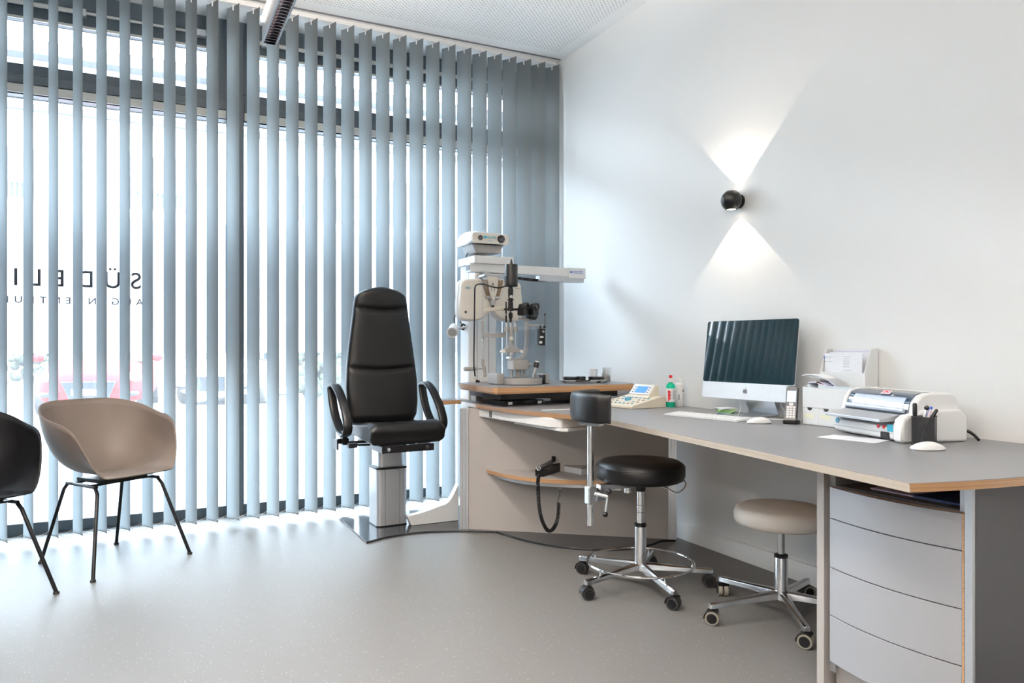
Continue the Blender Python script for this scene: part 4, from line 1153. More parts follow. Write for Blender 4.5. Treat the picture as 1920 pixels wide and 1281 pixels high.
# ================================================================ ON THE INSTRUMENT TABLE
ty = thing('serving_tray', 'oval white tray on the instrument table carrying black dishes and a jar', 'tray', (2.385, 3.86, 0.8505), R(-8))
def oval(a, b, n=36, e=.6): return [(a * math.copysign(abs(math.cos(2 * PI * k / n)) ** e, math.cos(2 * PI * k / n)), b * math.copysign(abs(math.sin(2 * PI * k / n)) ** e, math.sin(2 * PI * k / n))) for k in range(n)]
rg = []
for f, z in ((.84, .0), (.9, .004), (1.0, .017), (1.03, .018), (1.0, .0195), (.88, .006), (.82, .003)):
    rg.append([Vector((x * f, y * f, z)) for x, y in oval(.15, .085)])
MB().rings(rg).build('tray_body', 'plastic_white', ty, ang=60)
for k, (x, y, lb_) in enumerate(((2.285, 3.865, 'black lidded dish at the left end of the white tray'), (2.365, 3.875, 'black lidded dish in the middle of the white tray'), (2.435, 3.815, 'black lidded dish beside the glass jar on the white tray'))):
    r_ = .032 if k == 1 else .043
    d = thing('lens_dish', lb_, 'dish', (x, y, 0.8545), 0, 'black dishes on the tray')
    MB().lathe([(r_ * .9, 0), (r_, .003), (r_, .026), (r_ * .97, .026)], seg=36).build('dish', 'black_plastic', d)
    MB().lathe([(r_ * 1.03, .0262), (r_ * 1.03, .032), (r_ * .9, .0345), (.001, .0345)], seg=36).build('lid', 'black_satin', d)
sw = MB().tube([(2.27, 3.775, .866), (2.34, 3.76, .8675), (2.36, 3.755, .869)], .004, seg=8)
tag(sw.build('penlight', 'black_plastic', None), 'thin black stick lying on the front rim of the white tray', 'pen')
jr = thing('cotton_jar', 'round glass jar of cotton on the right of the white tray', 'jar', (2.50, 3.80, 0.8545))
MB().lathe([(.028, 0), (.030, .003), (.030, .088), (.027, .088), (.0275, .006), (.001, .005)], seg=36).build('glass_body', 'jar_glass', jr)
MB().lathe([(.001, .0055), (.0255, .006), (.0265, .036), (.024, .040), (.001, .041)], seg=28).build('filling', 'instr_grey', jr)
ct_ = MB(); rr = random.Random(5)
for k in range(16): ct_.ball((rr.uniform(-.014, .014), rr.uniform(-.014, .014), rr.uniform(.048, .074)), .009, seg=10)
ct_.build('cotton_balls', 'cotton', jr)['kind'] = 'stuff'
pr = thing('tissue_roll', 'short white paper roll standing behind the dishes on the instrument table', 'paper roll', (2.52, 3.98, 0.8505))
MB().lathe([(.012, 0), (.029, .0), (.029, .078), (.012, .078)], seg=32).build('paper_roll', 'paper', pr)
MB().lathe([(.0105, 0.001), (.0118, .001), (.0118, .0785), (.0105, .0785)], seg=20).build('core', 'instr_cream', pr)

# ================================================================ CONSOLE, BOTTLES
co = thing('control_console', 'cream wedge shaped control console with blue keys and a tilted blue display', 'control panel', (2.395, 3.38, 0.7405), R(-83))
# local x runs along the front edge (towards the camera), -y faces the user
W = .135
prof = [(-.125, 0), (-.125, .012), (-.115, .018), (.09, .058), (.12, .058), (.125, .05), (.125, 0)]
cbdy = MB().prism(prof, -W, W, ax='x').build('console_body', 'plastic_cream', co, bevel=0.003)
MB().bb(-W + .004, W - .004, -.121, .121, -.0, .003).build('foot_strip', 'rubber', cbdy)
sl_ = math.atan2(.040, .205)
def on_slope(x, y, h=0): return (x, y + .0 - h * math.sin(sl_), .018 + (y + .115) * math.tan(sl_) + h)
for i in range(7):
    for j in range(4):
        if abs(i - 3) < 1.5 and j in (1, 2): continue
        x = -.10 + .033 * i; y = -.09 + .040 * j
        mt = 'blue_plastic' if (i + j) % 3 == 0 or abs(i - 3) < 2 else 'instr_grey'
        MB().box(on_slope(x, y, .002), (.014, .008, .004), (sl_, 0, 0)).build('key', mt, cbdy, bevel=0.001)
pn_ = Vector(on_slope(0, -.03, 0))
nz = Vector((0, -math.sin(sl_), math.cos(sl_)))
MB().lathe([(.024, 0), (.024, .002)], tuple(pn_), axis=tuple(nz)).build('dial_plate', 'plastic_white', cbdy)
MB().lathe([(.0185, .002), (.0185, .010), (.016, .018), (.001, .0185)], tuple(pn_), axis=tuple(nz), seg=24).build('dial', 'blue_plastic', cbdy)
dp = MB().prism([(.035, .048), (.045, .060), (.100, .118), (.118, .116), (.122, .05)], -.085, .085, ax='x').build('display_housing', 'plastic_cream', co, bevel=0.003)
sa = math.atan2(.058, .055)
MB().box((0, .0715, .0905), (.155, .071, .003), (sa, 0, 0)).build('display_bezel', 'instr_white', dp, bevel=0.001)
SCR = emis('blue_display', (0.03, 0.14, 0.62), 0.9)
MB().box((0.0, .0705 - .001, .0915), (.085, .045, .003), (sa, 0, 0)).build('display_screen', SCR, dp)
for i in (-1, 1):
    for j in range(3): MB().box((i * .058, .0565 + .012 * j, .0775 + .0127 * j), (.012, .006, .003), (sa, 0, 0)).build('soft_key', 'grey_print', dp)

def bottle(label, loc, body, cap_m, cap_h, label_m, r=.0235, rz=0):
    t = thing('spray_bottle', label, 'bottle', loc, rz)
    MB().lathe([(r * .9, 0), (r, .004), (r, .112), (r * .92, .122), (.010, .132), (.010, .140)], seg=32).build('bottle_body', body, t)
    MB().lathe([(.013, .136), (.013, .152), (.008, .155), (.008, .166), (.001, .1665)], seg=24).build('cap', 'plastic_white', t)
    MB().lathe([(.0095, .158), (.0095, .158 + cap_h), (.001, .158 + cap_h)], seg=20).build('nozzle', cap_m, t)
    MB().lathe([(r + .0004, .028), (r + .0006, .030), (r + .0006, .100), (r + .0004, .102)], seg=32).build('label_sleeve', label_m, t)
    return t
b1_ = bottle('green spray bottle with a red cap standing beside the cream console', (2.565, 3.262, 0.7405), 'green_plastic', 'red_plastic', .016, 'paper', .0245, R(-12))
m = MB()
for k in range(3): m.cyl((-.017, -.0192, .048 + .017 * k), (-.0175, -.0196, .048 + .017 * k), .0085, seg=16)
m.box((-.0200, -.0158, .062), (.004, .004, .062), (0, 0, R(-52)))
m.build('red_print', 'red_print', b1_)
m = MB(); [m.box((.008, -.0243, .09 - .006 * k), (.018, .001, .0016), (0, 0, R(18))) for k in range(8)]
m.build('label_lines', 'grey_print', b1_)
b2_ = bottle('all white spray bottle standing right behind the green bottle', (2.628, 3.268, 0.7405), 'plastic_white', 'plastic_white', .012, 'plastic_white', .0245, R(-12))
m = MB(); m.box((.012, -.0222, .088), (.012, .001, .012), (0, 0, R(28))); [m.box((.014, -.0216, .066 - .009 * k), (.006, .001, .004), (0, 0, R(28))) for k in range(4)]
m.box((-.012, -.0222, .052), (.007, .001, .03), (0, 0, R(-28)))
m.build('label_print', 'grey_print', b2_)

# ================================================================ COMPUTER
im = thing('desktop_computer', 'silver all-in-one computer with a glossy dark screen on the long desk', 'computer', (2.58, 2.667, 0.7405), R(-83))
def tilt(m): return m
TL = Matrix.Translation((0, -.055, .0795)) @ Matrix.Rotation(R(-7), 4, 'X')
w2, hh = .264, .378
hs_ = MB().prism(rrect(-w2, w2, 0, hh, .012), 0, .008, ax='y')
rgs = [[Vector((x * f, y, hh / 2 + (z - hh / 2) * f)) for x, z in rrect(-w2, w2, 0, hh, .012)] for f, y in ((1, 0), (1, .006), (.8, .016), (.35, .028))]
bd = MB().rings(rgs).xf(TL).build('housing', 'alu', im, bevel=0.0005, ang=30)
M['chin_alu'] = mat('satin_pale_aluminium', (0.80, 0.81, 0.83), 0.4, 0.35)
MB().prism(rrect(-w2, w2, 0, .085, .0115), -.0016, 0, ax='y').xf(TL).build('chin', 'chin_alu', bd)
MB().prism([(-w2, .078)] + [(x, z) for x, z in rrect(-w2, w2, .078, hh, .0115) if z > .079][::1] + [(w2, .078)][::-1] if False else rrect(-w2, w2, .078, hh, .0115), -.0024, 0, ax='y').xf(TL).build('screen_glass', 'screen', bd)
MB().cyl((0, -.003, hh - .012), (0, -.002, hh - .012), .0022, seg=12).xf(TL).build('camera_lens', 'lens', bd)
# fruit-shaped mark on the chin
ap = [(0, .026), (.006, .029), (.012, .0275), (.0155, .0235), (.013, .0195), (.0135, .014), (.0175, .011), (.0145, .005), (.009, .0005), (.004, .0018), (0, .0022), (-.004, .0018), (-.009, .0005), (-.0145, .006), (-.0175, .014), (-.016, .023), (-.011, .028), (-.005, .028)]
s_ = .72
MB().prism([(x * s_, .028 + z * s_) for x, z in ap], -.0022, -.0015, ax='y').prism([(x * s_, .028 + z * s_) for x, z in ((0, .031), (.001, .036), (.006, .0395), (.0055, .034))], -.0022, -.0015, ax='y').xf(TL).build('logo', 'instr_dark', bd)
stand = MB(); rings = []
for y, z in ((.055, .20), (.052, .12), (.058, .06), (.075, .025), (.080, .010), (.07, .004), (.04, .003), (-.10, .003)):
    t_ = .0045
    rings.append([Vector((x, y, z + dz)) for x, dz in ((-.085, -t_ / 1.5), (.085, -t_ / 1.5), (.085, t_ / 1.5), (-.085, t_ / 1.5))])
stand.rings(rings).build('stand', 'alu', im, bevel=0.001)
MB().tube(smooth_path([(-.06, -.02, .055 + .03), (-.045, -.03, .03), (0.0, -.09, .0035), (.12, -.10, .0035), (.25, -.055, .0035)], 7), .0018, seg=8).build('cable', 'plastic_white', im)
for k, (x, y) in enumerate(((.10, .03), (.14, .02))):
    MB().tube(smooth_path([(x, y, .10), (x + .02, y - .01, .05), (x + .07, y - .02, .01), (x + .13, y - .03, .004)], 7), .002, seg=8).build('cable', 'instr_white' if k else 'instr_grey', im)

kb = thing('keyboard', 'slim white keyboard on the desk in front of the computer', 'keyboard', (2.325, 2.695, 0.7405), R(-80.5))
ko = MB().prism([(-.056, 0), (-.056, .003), (.052, .0095), (.056, .0095), (.056, 0)], -.215, .215, ax='x').build('keyboard_body', 'chin_alu', kb, bevel=0.0015)
sk = math.atan2(.0065, .108)
for r_i in range(6):
    y = -.046 + .0185 * r_i; x = -.208
    if r_i == 0: ws = [.017] * 3 + [.022, .100, .022] + [.017] * 3 + [.017] * 4
    elif r_i == 5: ws = [.0188] * 21
    else: ws = [.0215 if r_i % 2 else .028] + [.017] * 12 + [.026] + [.017] * 7 if False else [.024] + [.0172] * 18
    tot = sum(ws) + .0022 * (len(ws) - 1); f = .416 / tot
    for w in ws:
        w *= f
        MB().box((x + w / 2, y, .0055 + (y + .056) * math.tan(sk)), (w - .0022, .0155 if r_i < 5 else .009, .003), (sk, 0, 0)).build('key', 'plastic_white', ko)
        x += w + .0022 * f

def mouse(label, loc, rz):
    t = thing('computer_mouse', label, 'mouse', loc, rz, None)
    def fn(zs, top):
        rings = []
        for k in range(15):
            u = -1 + 2 * k / 14
            y = .056 * u
            w = .029 * (1 - abs(u) ** 3.2) ** .5 + .0008
            h = (.021 * (1 - abs(u) ** 2.2) + .002) * (1 + .12 * u) if top else .004
            rings.append([Vector((w * math.cos(PI * j / 10), y, zs + (h) * math.sin(PI * j / 10) ** .7)) for j in range(11)])
        return rings
    MB().rings(fn(.0035, True)).build('shell', 'plastic_white', t, ang=60)
    MB().prism([(.026 * math.cos(2 * PI * k / 24), .050 * math.sin(2 * PI * k / 24)) for k in range(24)], 0, .006).build('underside', 'alu_dull', t)
    return t
mouse('flat white mouse lying beside the white keyboard', (2.36, 2.40, 0.7405), R(-108))
mouse('flat white mouse lying in front of the mesh pen cup', (2.235, 1.545, 0.7405), R(-114))

nt_ = thing('note_block', 'twisted block of green and blue note paper under the computer screen', 'notes', (2.535, 2.80, 0.7405), R(-70))
for k in range(12):
    m_ = 'aqua_paper' if k < 3 else ('green_paper' if k < 10 else 'paper')
    MB().box((0, 0, .0012 + .0026 * k), (.062 + .002 * k, .062 + .002 * k, .0024), (0, 0, R(6 * k))).build('note_sheet', m_, nt_)

# cordless phone in its charging cradle
pn_t = thing('cordless_phone', 'dark cordless phone upright in its charger beside the computer', 'phone', (2.478, 2.332, 0.7405), R(-58))
MB().prism(rrect(-.031, .031, -.034, .034, .012), 0, .016, inset=-.0).build('charger', 'black_plastic', pn_t, bevel=0.003)
MB().prism(rrect(-.024, .024, -.030, .0, .008), .016, .026).build('charger_rim', 'instr_grey', pn_t, bevel=0.002)
PT = Matrix.Translation((0, -.012, .012)) @ Matrix.Rotation(R(-14), 4, 'X')
hb_ = MB().prism(rrect(-.0245, .0245, 0, .150, .012), -.010, .012, ax='y').xf(PT).build('handset', 'black_plastic', pn_t, bevel=0.004)
MB().prism(rrect(-.0225, .0225, .006, .146, .010), -.0118, -.0095, ax='y').xf(PT).build('face_plate', 'instr_dark', hb_, bevel=0.001)
MB().prism(rrect(-.018, .018, .080, .128, .002), -.0128, -.0117, ax='y').xf(PT).build('display', emis('phone_display', (0.45, 0.62, 0.9), 0.8), hb_)
MB().prism(rrect(-.0085, .0085, .064, .077, .003), -.0132, -.0117, ax='y').xf(PT).build('rocker_key', 'plastic_white', hb_)
for i in range(3):
    for j in range(5): MB().prism(rrect(-.018 + .0125 * i, -.018 + .0125 * i + .011, .012 + .0103 * j, .012 + .0103 * j + .0085, .002), -.0130, -.0117, ax='y').xf(PT).build('number_key', 'alu_dull', hb_)

# desk organiser with drawers
og = thing('desk_organizer', 'white card desk organiser box with three small drawers below an open top', 'organizer', (2.50, 2.292, 0.7405), R(-90))
OW, OD = .254, .088
m = MB(); m.bb(0, .003, 0, OD, .078, .160); m.bb(OW - .003, OW, 0, OD, .078, .160); m.bb(.003, OW - .003, OD - .003, OD, .078, .160); m.bb(.003, OW - .003, 0, .003, .078, .158); m.bb(0, OW, 0, OD, .075, .078)
m.build('open_box', 'card_white', og)
MB().bb(0, OW, .004, OD, 0, .0745).build('drawer_case', 'card_white', og)
for k in range(3):
    x0 = .002 + (OW - .004) / 3 * k; x1 = x0 + (OW - .004) / 3 - .002
    d = MB().bb(x0, x1, -.0005, .0045, .003, .0735).build('drawer', 'card_white', og, bevel=0.0006)
    xm = (x0 + x1) / 2 - .004
    MB().prism([(xm + .0125 * math.cos(PI + PI * j / 12), .0735 + .0125 * math.sin(PI + PI * j / 12)) for j in range(13)], -.0016, -.0004, ax='y').build('finger_notch', 'rubber', d)
    MB().bb(x0 + .008, x1 - .022, -.0012, -.0004, .030, .047).build('drawer_label', 'label_yellow', d)
    if k < 3: MB().bb(x1, x1 + .002, -.0002, .002, .003, .0735).build('drawer_gap', 'instr_cream', og)

mf = thing('magazine_file', 'tall white card magazine file standing behind the drawer organiser', 'file box', (2.645, 2.285, 0.7405), R(-90))
# local x along the wall, side panels cut on a slant; box stands behind the organiser
def side(x):
    return MB().prism([(0, 0), (0, .235), (-.0, .235), (.022, .325), (.028, .325), (.028, 0)], x, x + .003, ax='x')
for x in (0, .219): MB().rings([[Vector((xx, y, z)) for y, z in ((-.05, 0), (-.05, .225), (-.012, .318), (.02, .322), (.028, .325), (.028, 0))] for xx in (x, x + .003)]).build('side_panel', 'card_white', mf)
MB().bb(.003, .219, -.05, -.047, 0, .222).build('front_panel', 'card_white', mf)
MB().bb(.003, .219, .025, .028, 0, .322).build('back_panel', 'card_white', mf)
MB().bb(.003, .219, -.047, .025, 0, .003).build('bottom_panel', 'card_white', mf)
def sheet(name, label, cat, lw, lh, pos, rot, material, group=None, th=.0012):
    o = MB().box((0, 0, lh / 2), (lw, th, lh)).build(name, material, None)
    o.location = pos; o.rotation_euler = rot
    tag(o, label, cat, group); return o
en = thing('letter', 'white printed letter standing in the front of the magazine file', 'letter', (2.612, 2.185, 0.745), R(-90))
MB().box((0, 0, .148), (.186, .002, .296), (R(-3), 0, 0)).build('sheet', 'paper', en)
tm = MB()
for k, (x, z, w) in enumerate([(-.062, .283, .045), (-.06, .277, .03)] + [(.03, .283 - .007 * k, .035 - .004 * (k % 3)) for k in range(7)] + [(.035, .226, .04), (-.06, .262, .04)]):
    tm.box((x, -.0095 + (z - .22) * .05 - .0045, z), (w, .0004, .0012), (R(-3), 0, 0))
tm.build('print_lines', 'grey_print', en)
MB().ball((-.084, -.0096, .279), (.0035, .0006, .0065), seg=12).build('emblem', 'blue_print', en)
for k, (y, h, mt, dy) in enumerate(((2.175, .302, 'paper', .018), (2.17, .306, 'paper_lilac', .040), (2.18, .300, 'paper', .060))):
    sheet('envelope', ['white sheet standing directly behind the printed letter', 'lilac shaded folder standing in the middle of the magazine file', 'white sheet standing at the back of the magazine file'][k], 'paper', .200, h, (2.618 + dy * .75, y, .745), (R(-2), 0, R(-90)), mt)

# fan of brochures leaning out of the organiser
def fan(name, label, material, x, y0, w, bend, lenz, th=.0035, a0=14):
    """bundle standing in the box and curling over towards the window"""
    m = MB(); rings = []
    n = 10
    for k in range(n + 1):
        s = lenz * k / n
        a = R(a0) + (bend - R(a0)) * (k / n) ** .95
        if k == 0: yy, zz = 0, 0
        else: yy += (lenz / n) * math.sin(a); zz += (lenz / n) * math.cos(a)
        nx, nz_ = math.cos(a), -math.sin(a)
        rings.append([Vector((xx, yy + nx * t, zz + nz_ * t)) for xx, t in ((0, -th / 2), (w, -th / 2), (w, th / 2), (0, th / 2))])
    m.rings(rings)
    o = m.build(name, material, None, ang=60); o.location = (x, y0, .823)
    return tag(o, label, 'brochure')
fan('brochure', 'pale blue striped leaflet bundle fanning out of the organiser nearest the screen', 'paper_blue', 2.508, 2.215, .05, R(50), .105, .014)
fan('brochure', 'white booklet curling highest out of the organiser', 'paper', 2.520, 2.082, .060, R(100), .290, .004)
fan('brochure', 'lilac booklet curling out below the white one in the organiser', 'paper_lilac', 2.512, 2.098, .066, R(98), .215, .006)
fan('brochure', 'grey covered booklet with coloured print under the curling stack', 'paper_pink', 2.512, 2.125, .068, R(72), .150, .010)
fan('brochure', 'grey booklet bending rearmost out of the organiser beside the printer', 'alu_dull', 2.514, 2.066, .066, R(96), .255, .003)
pf = MB().box((0, 0, .05), (.165, .002, .1))
po = pf.build('pocket_folder', 'paper_blue', None); po.location = (2.509, 2.135, .8185); po.rotation_euler = (0, 0, R(-90))
po.scale = (1, 1, .9)
tag(po, 'pale green-blue clear folder in the front of the organiser top', 'folder')

# dot-matrix printer
pt = thing('printer', 'cream dot matrix printer with smoky blue cover and grey paper table', 'printer', (2.39, 1.862, 0.7405), R(-104))
pt.scale = (1, .83, 1)
# local: x 0 centre, front at y=-.03, back y=.23
lowp = [(-.035, .004), (-.045, .012), (-.045, .050), (-.02, .062), (.03, .075), (.255, .075), (.262, .06), (.262, .004)]
bdy = MB().prism(lowp, -.175, .150, ax='x').build('lower_body', 'plastic_white', pt, bevel=0.004)
lowr = [(-.050, .0), (-.055, .01), (-.055, .055), (-.045, .080), (-.02, .095), (.02, .098), (.05, .112), (.23, .115), (.262, .09), (.262, 0)]
MB().prism(lowr, .150, .200, ax='x').build('end_cheek', 'plastic_white', pt, bevel=0.012, bseg=4)
MB().prism([(.02, .06), (.02, .10), (.03, .135), (.055, .160), (.085, .168), (.20, .168), (.225, .155), (.235, .12), (.235, .06)], .150, .185, ax='x').build('upper_cheek', 'plastic_white', pt, bevel=0.008, bseg=3)
MB().prism([(-.03, .04), (-.02, .075), (.01, .09), (.02, .13), (.045, .160), (.085, .170), (.20, .170), (.235, .12), (.235, .04)], -.195, -.175, ax='x').build('left_cheek', 'plastic_white', pt, bevel=0.006, bseg=3)
M['smoke'] = mat('smoky_blue_cover', (0.035, 0.06, 0.10), 0.08, spec=0.8, coat=1.0)
cov = MB(); cp_ = smooth_path([(.010, .082), (.018, .105), (.034, .138), (.058, .160), (.085, .167)], 5)
rings = [[Vector((x, p[0] * 1.0 + dn2 * .0, p[1] + dn2)) for x, dn2 in ((-.175, 0), (.150, 0), (.150, -.003), (-.175, -.003))] for p in cp_]
cv = cov.rings(rings).build('clear_cover', 'smoke', pt, ang=50)
M['glossy_pale'] = mat('pale_window_strip', (0.55, 0.62, 0.75), 0.08, coat=1.0)
rings = [[Vector((x, p[0] - .0012, p[1] + .0012 + dn2)) for x, dn2 in ((-.145, 0), (.125, 0), (.125, -.001), (-.145, -.001))] for p in cp_[5:13]]
MB().rings(rings).build('viewing_window', 'glossy_pale', cv, ang=50)
MB().prism([(.083, .1672), (.22, .1672), (.23, .150), (.083, .150)], -.175, .150, ax='x').build('top_cover', 'plastic_white', pt, bevel=0.003)
MB().prism([(.083, .1665), (.10, .169), (.125, .169), (.125, .16)], -.17, .148, ax='x').build('dark_top_strip', 'instr_grey', pt)
lg_ = MB().box((0.01, .0555, .163), (.045, .020, .003), (R(38), 0, 0)).build('logo_plate', 'paper', pt)
tt = text_part('logo_text', 'OKI', 0.020, 'red_print', lg_, (-.010, .0495, .1605), (R(38), 0, 0), width=.038, bold=.0006)
MB().prism([(-.10, .066), (-.10, .076), (.012, .094), (.02, .09), (.01, .07)], -.165, .135, ax='x').build('paper_table', 'alu_dull', pt, bevel=0.002)
fs = MB(); fs.box((.0, .006, .0935), (.31, .012, .010)); fs.box((0, .010, .083), (.315, .02, .02)); fs.build('platen', 'black_plastic', pt, bevel=0.002)
MB().cyl((-.165, .012, .105), (.14, .012, .105), .009, seg=16).build('roller', 'glossy_pale', pt)
MB().prism(rrect(.085, .128, .006, .030, .004), -.0475, -.044, ax='y').build('switch_recess', 'black_plastic', bdy)
MB().bb(.100, .118, -.0495, -.047, .011, .025).build('rocker_switch', 'rubber', bdy, bevel=0.001)
MB().bb(.118, .146, -.0468, -.0448, .033, .058).build('blue_sticker', 'cyan', bdy)
for x in (.072, .100): MB().cyl((x, -.0468, .047), (x, -.0448, .047), .007, seg=16).build('warning_mark', 'red_print', bdy)
MB().cyl((-.155, -.047, .046), (-.155, -.0445, .046), .011, seg=20).build('round_sticker', 'blue_plastic', bdy)
MB().bb(-.174, .149, -.0456, -.0446, .026, .0275).build('panel_line', 'instr_grey', bdy)
pl_ = MB().tube([(.262 * 0 + .15, .262, .03), (.15, .30, .032), (.16, .33, .03)], .011, seg=10)
MB().cyl((.165, .258, .03), (.165, .275, .03), .013).tube(smooth_path([(.165, .27, .03), (.17, .292, .033), (.19, .30, .022), (.22, .29, .008)], 5), .0055, seg=8).build('power_plug', 'black_plastic', pt)

ps = MB().box((0, 0, .0006), (.21, .12, .0012)).build('paper_sheet', 'paper', None)
ps.location = (2.262, 1.845, .7405); ps.rotation_euler = (0, 0, R(-78))
tag(ps, 'loose white sheet lying on the desk in front of the printer', 'paper')

# mesh pen cup
pc = thing('pen_cup', 'black wire mesh pen cup standing at the corner of the printer', 'pen cup', (2.335, 1.626, 0.7405), R(-62))
def mesh_mat():
    m = bpy.data.materials.new('black_wire_mesh'); m.use_nodes = True
    nt = m.node_tree; b = nt.nodes['Principled BSDF']; b.inputs['Base Color'].default_value = (.012, .013, .016, 1); b.inputs['Roughness'].default_value = .4
    tc = nt.nodes.new('ShaderNodeTexCoord'); mp = nt.nodes.new('ShaderNodeMapping'); mp.inputs['Scale'].default_value = (1, 1, 1)
    sp = nt.nodes.new('ShaderNodeSeparateXYZ'); nt.links.new(tc.outputs['Object'], sp.inputs[0])
    def math_(op, a, b_=None):
        n = nt.nodes.new('ShaderNodeMath'); n.operation = op
        for i, v in enumerate((a, b_)):
            if v is None: continue
            if isinstance(v, (int, float)): n.inputs[i].default_value = v
            else: nt.links.new(v, n.inputs[i])
        return n.outputs[0]
    s = math_('ADD', sp.outputs['X'], sp.outputs['Y'])
    u1 = math_('SINE', math_('MULTIPLY', math_('ADD', s, sp.outputs['Z']), 1900.0))
    u2 = math_('SINE', math_('MULTIPLY', math_('SUBTRACT', s, sp.outputs['Z']), 1900.0))
    hole = math_('GREATER_THAN', math_('MULTIPLY', u1, u2), 0.28)
    tr = nt.nodes.new('ShaderNodeBsdfTransparent'); mx = nt.nodes.new('ShaderNodeMixShader')
    nt.links.new(hole, mx.inputs[0]); nt.links.new(b.outputs[0], mx.inputs[1]); nt.links.new(tr.outputs[0], mx.inputs[2])
    nt.links.new(mx.outputs[0], nt.nodes['Material Output'].inputs[0])
    return m
c = .033; hh_ = .095
m = MB()
for sx, sy in ((1, 0), (-1, 0), (0, 1), (0, -1)):
    if sx: m.box((sx * c, 0, hh_ / 2), (.0012, 2 * c, hh_))
    else: m.box((0, sy * c, hh_ / 2), (2 * c, .0012, hh_))
m.build('mesh_wall', mesh_mat(), pc)
MB().tube([(c, c, hh_), (-c, c, hh_), (-c, -c, hh_), (c, -c, hh_)], .003, seg=8, closed=True).tube([(c, c, .003), (-c, c, .003), (-c, -c, .003), (c, -c, .003)], .003, seg=8, closed=True).build('wire_rim', 'black_metal', pc)
MB().bb(-c, c, -c, c, 0, .002).build('cup_base', 'black_metal', pc)
def pen(label, foot, tip, r, body, cap, head=None, cat='pen'):
    base = Vector((2.335, 1.626, 0.7435)); rot = Matrix.Rotation(R(-62), 3, 'Z')
    a = base + rot @ Vector(foot); b = base + rot @ Vector(tip)
    t = thing('pen', label, cat, tuple(a)); d = b - a; L = d.length
    MB().lathe([(r * .4, 0), (r, .01), (r, L * .72)], (0, 0, 0), seg=16, axis=tuple(d)).build('barrel', body, t)
    MB().lathe([(r * 1.12, L * .72), (r * 1.12, L * .96), (r * .7, L)], (0, 0, 0), seg=16, axis=tuple(d)).build('cap', cap, t)
    if head: MB().ball(tuple(d * 1.0), head[0], seg=16).build('end_ball', head[1], t)
    return t
pen('thick dark marker standing upright in the left of the mesh cup', (-.024, -.02, 0), (-.026, -.02, .138), .0065, 'black_plastic', 'black_plastic')
pen('grey pen with a white cap in the middle of the mesh cup', (-.008, -.01, 0), (.004, .0, .130), .0048, 'instr_grey', 'plastic_white')
pen('pen with a round black ball end in the mesh cup', (-.020, -.024, 0), (.008, -.008, .122), .0035, 'steel', 'steel', (.0085, 'black_satin'))
pen('blue pen with a yellow topped black cap in the mesh cup', (-.02, .01, 0), (.020, .012, .126), .0045, 'plastic_white', 'blue_print')
pen('white pen leaning in the right of the mesh cup', (-.012, -.022, 0), (.020, -.006, .118), .0040, 'plastic_white', 'paper_pink')
pen('black pen leaning furthest right out of the mesh cup', (-.022, -.022, 0), (.037, .004, .118), .0052, 'black_plastic', 'black_plastic')
pen('thin silver pen between the others in the mesh cup', (-.015, .02, 0), (.012, .02, .110), .0032, 'alu', 'navy')

# ================================================================ ON THE HALF-ROUND SHELF
hd = thing('handset_holder', 'black holder with a round handled lamp handset on the half round shelf', 'holder', (2.0, 3.44, 0.3645), R(20))
h0, h1 = (1.914, 3.559, 0.366), (2.191, 3.74, 0.366)
ang_ = math.atan2(h1[1] - h0[1], h1[0] - h0[0]); Lh = math.hypot(h1[0] - h0[0], h1[1] - h0[1]); Lh = min(Lh, .20)
hd.location = (h0[0] + .012, h0[1] + .01, 0.3645); hd.rotation_euler = (0, 0, ang_)
MB().prism([(-.02, 0), (-.02, .040), (.03, .034), (.06, .030), (Lh - .03, .040), (Lh, .058), (Lh, 0)], -.024, .024, ax='y').build('holder_body', 'black_plastic', hd, bevel=0.002)
hn = MB().cyl((-.024, 0, .046), (.07, 0, .052), .013).cyl((.07, 0, .052), (.12, 0, .060), .014, .012).build('handset', 'instr_dark', hd, bevel=0.002)
MB().cyl((.12, 0, .060), (.16, 0, .068), .011, .009).cyl((.150, 0, .060), (.150, 0, .088), .011).build('handset_head', 'black_plastic', hn, bevel=0.002)
MB().tube([(-.025, .0125 * math.cos(2 * PI * k / 20), .046 + .0125 * math.sin(2 * PI * k / 20)) for k in range(20)], .0018, seg=8, closed=True).build('chrome_ring', 'chrome', hn)
# coiled cord hanging in a loop under the shelf
cd = [(1.806, 3.37, 0.412), (1.786, 3.34, 0.378), (1.787, 3.34, 0.323), (1.793, 3.34, 0.255), (1.809, 3.34, 0.185), (1.84, 3.34, 0.13), (1.882, 3.36, 0.124), (1.919, 3.38, 0.157), (1.934, 3.39, 0.204), (1.942, 3.4, 0.249)]
P = smooth_path(cd, 20)
tot = sum((b - a).length for a, b in zip(P, P[1:]))
coil = []; s = 0; turns = 80
for a, b in zip(P, P[1:]):
    seg = (b - a); t = seg.normalized(); e1 = t.cross(Vector((0, 1, 0))).normalized(); e2 = t.cross(e1)
    for j in range(3):
        f = j / 3; ss = s + seg.length * f; an = 2 * PI * turns * ss / tot
        coil.append(a + seg * f + e1 * (.0085 * math.cos(an)) + e2 * (.0085 * math.sin(an)))
    s += seg.length
m = MB().tube(coil, .0024, seg=5)
m.tube(smooth_path([P[-1], (1.937, 3.4, 0.263), (1.946, 3.4, 0.285), (1.955, 3.41, 0.305)], 5), .0017, seg=6)
m.build('coiled_cord', 'black_plastic', hd, world=True, fix=False)
e = (1.955, 3.41, 0.305)
MB().cyl((e[0], 3.41, e[2]), (e[0], 3.41, e[2] + .012), .0035).build('cord_plug', 'black_plastic', hd, world=True)
MB().cyl((e[0], 3.41, e[2] + .012), (e[0], 3.41, .318), .005).build('socket', 'instr_cream', hd, world=True)
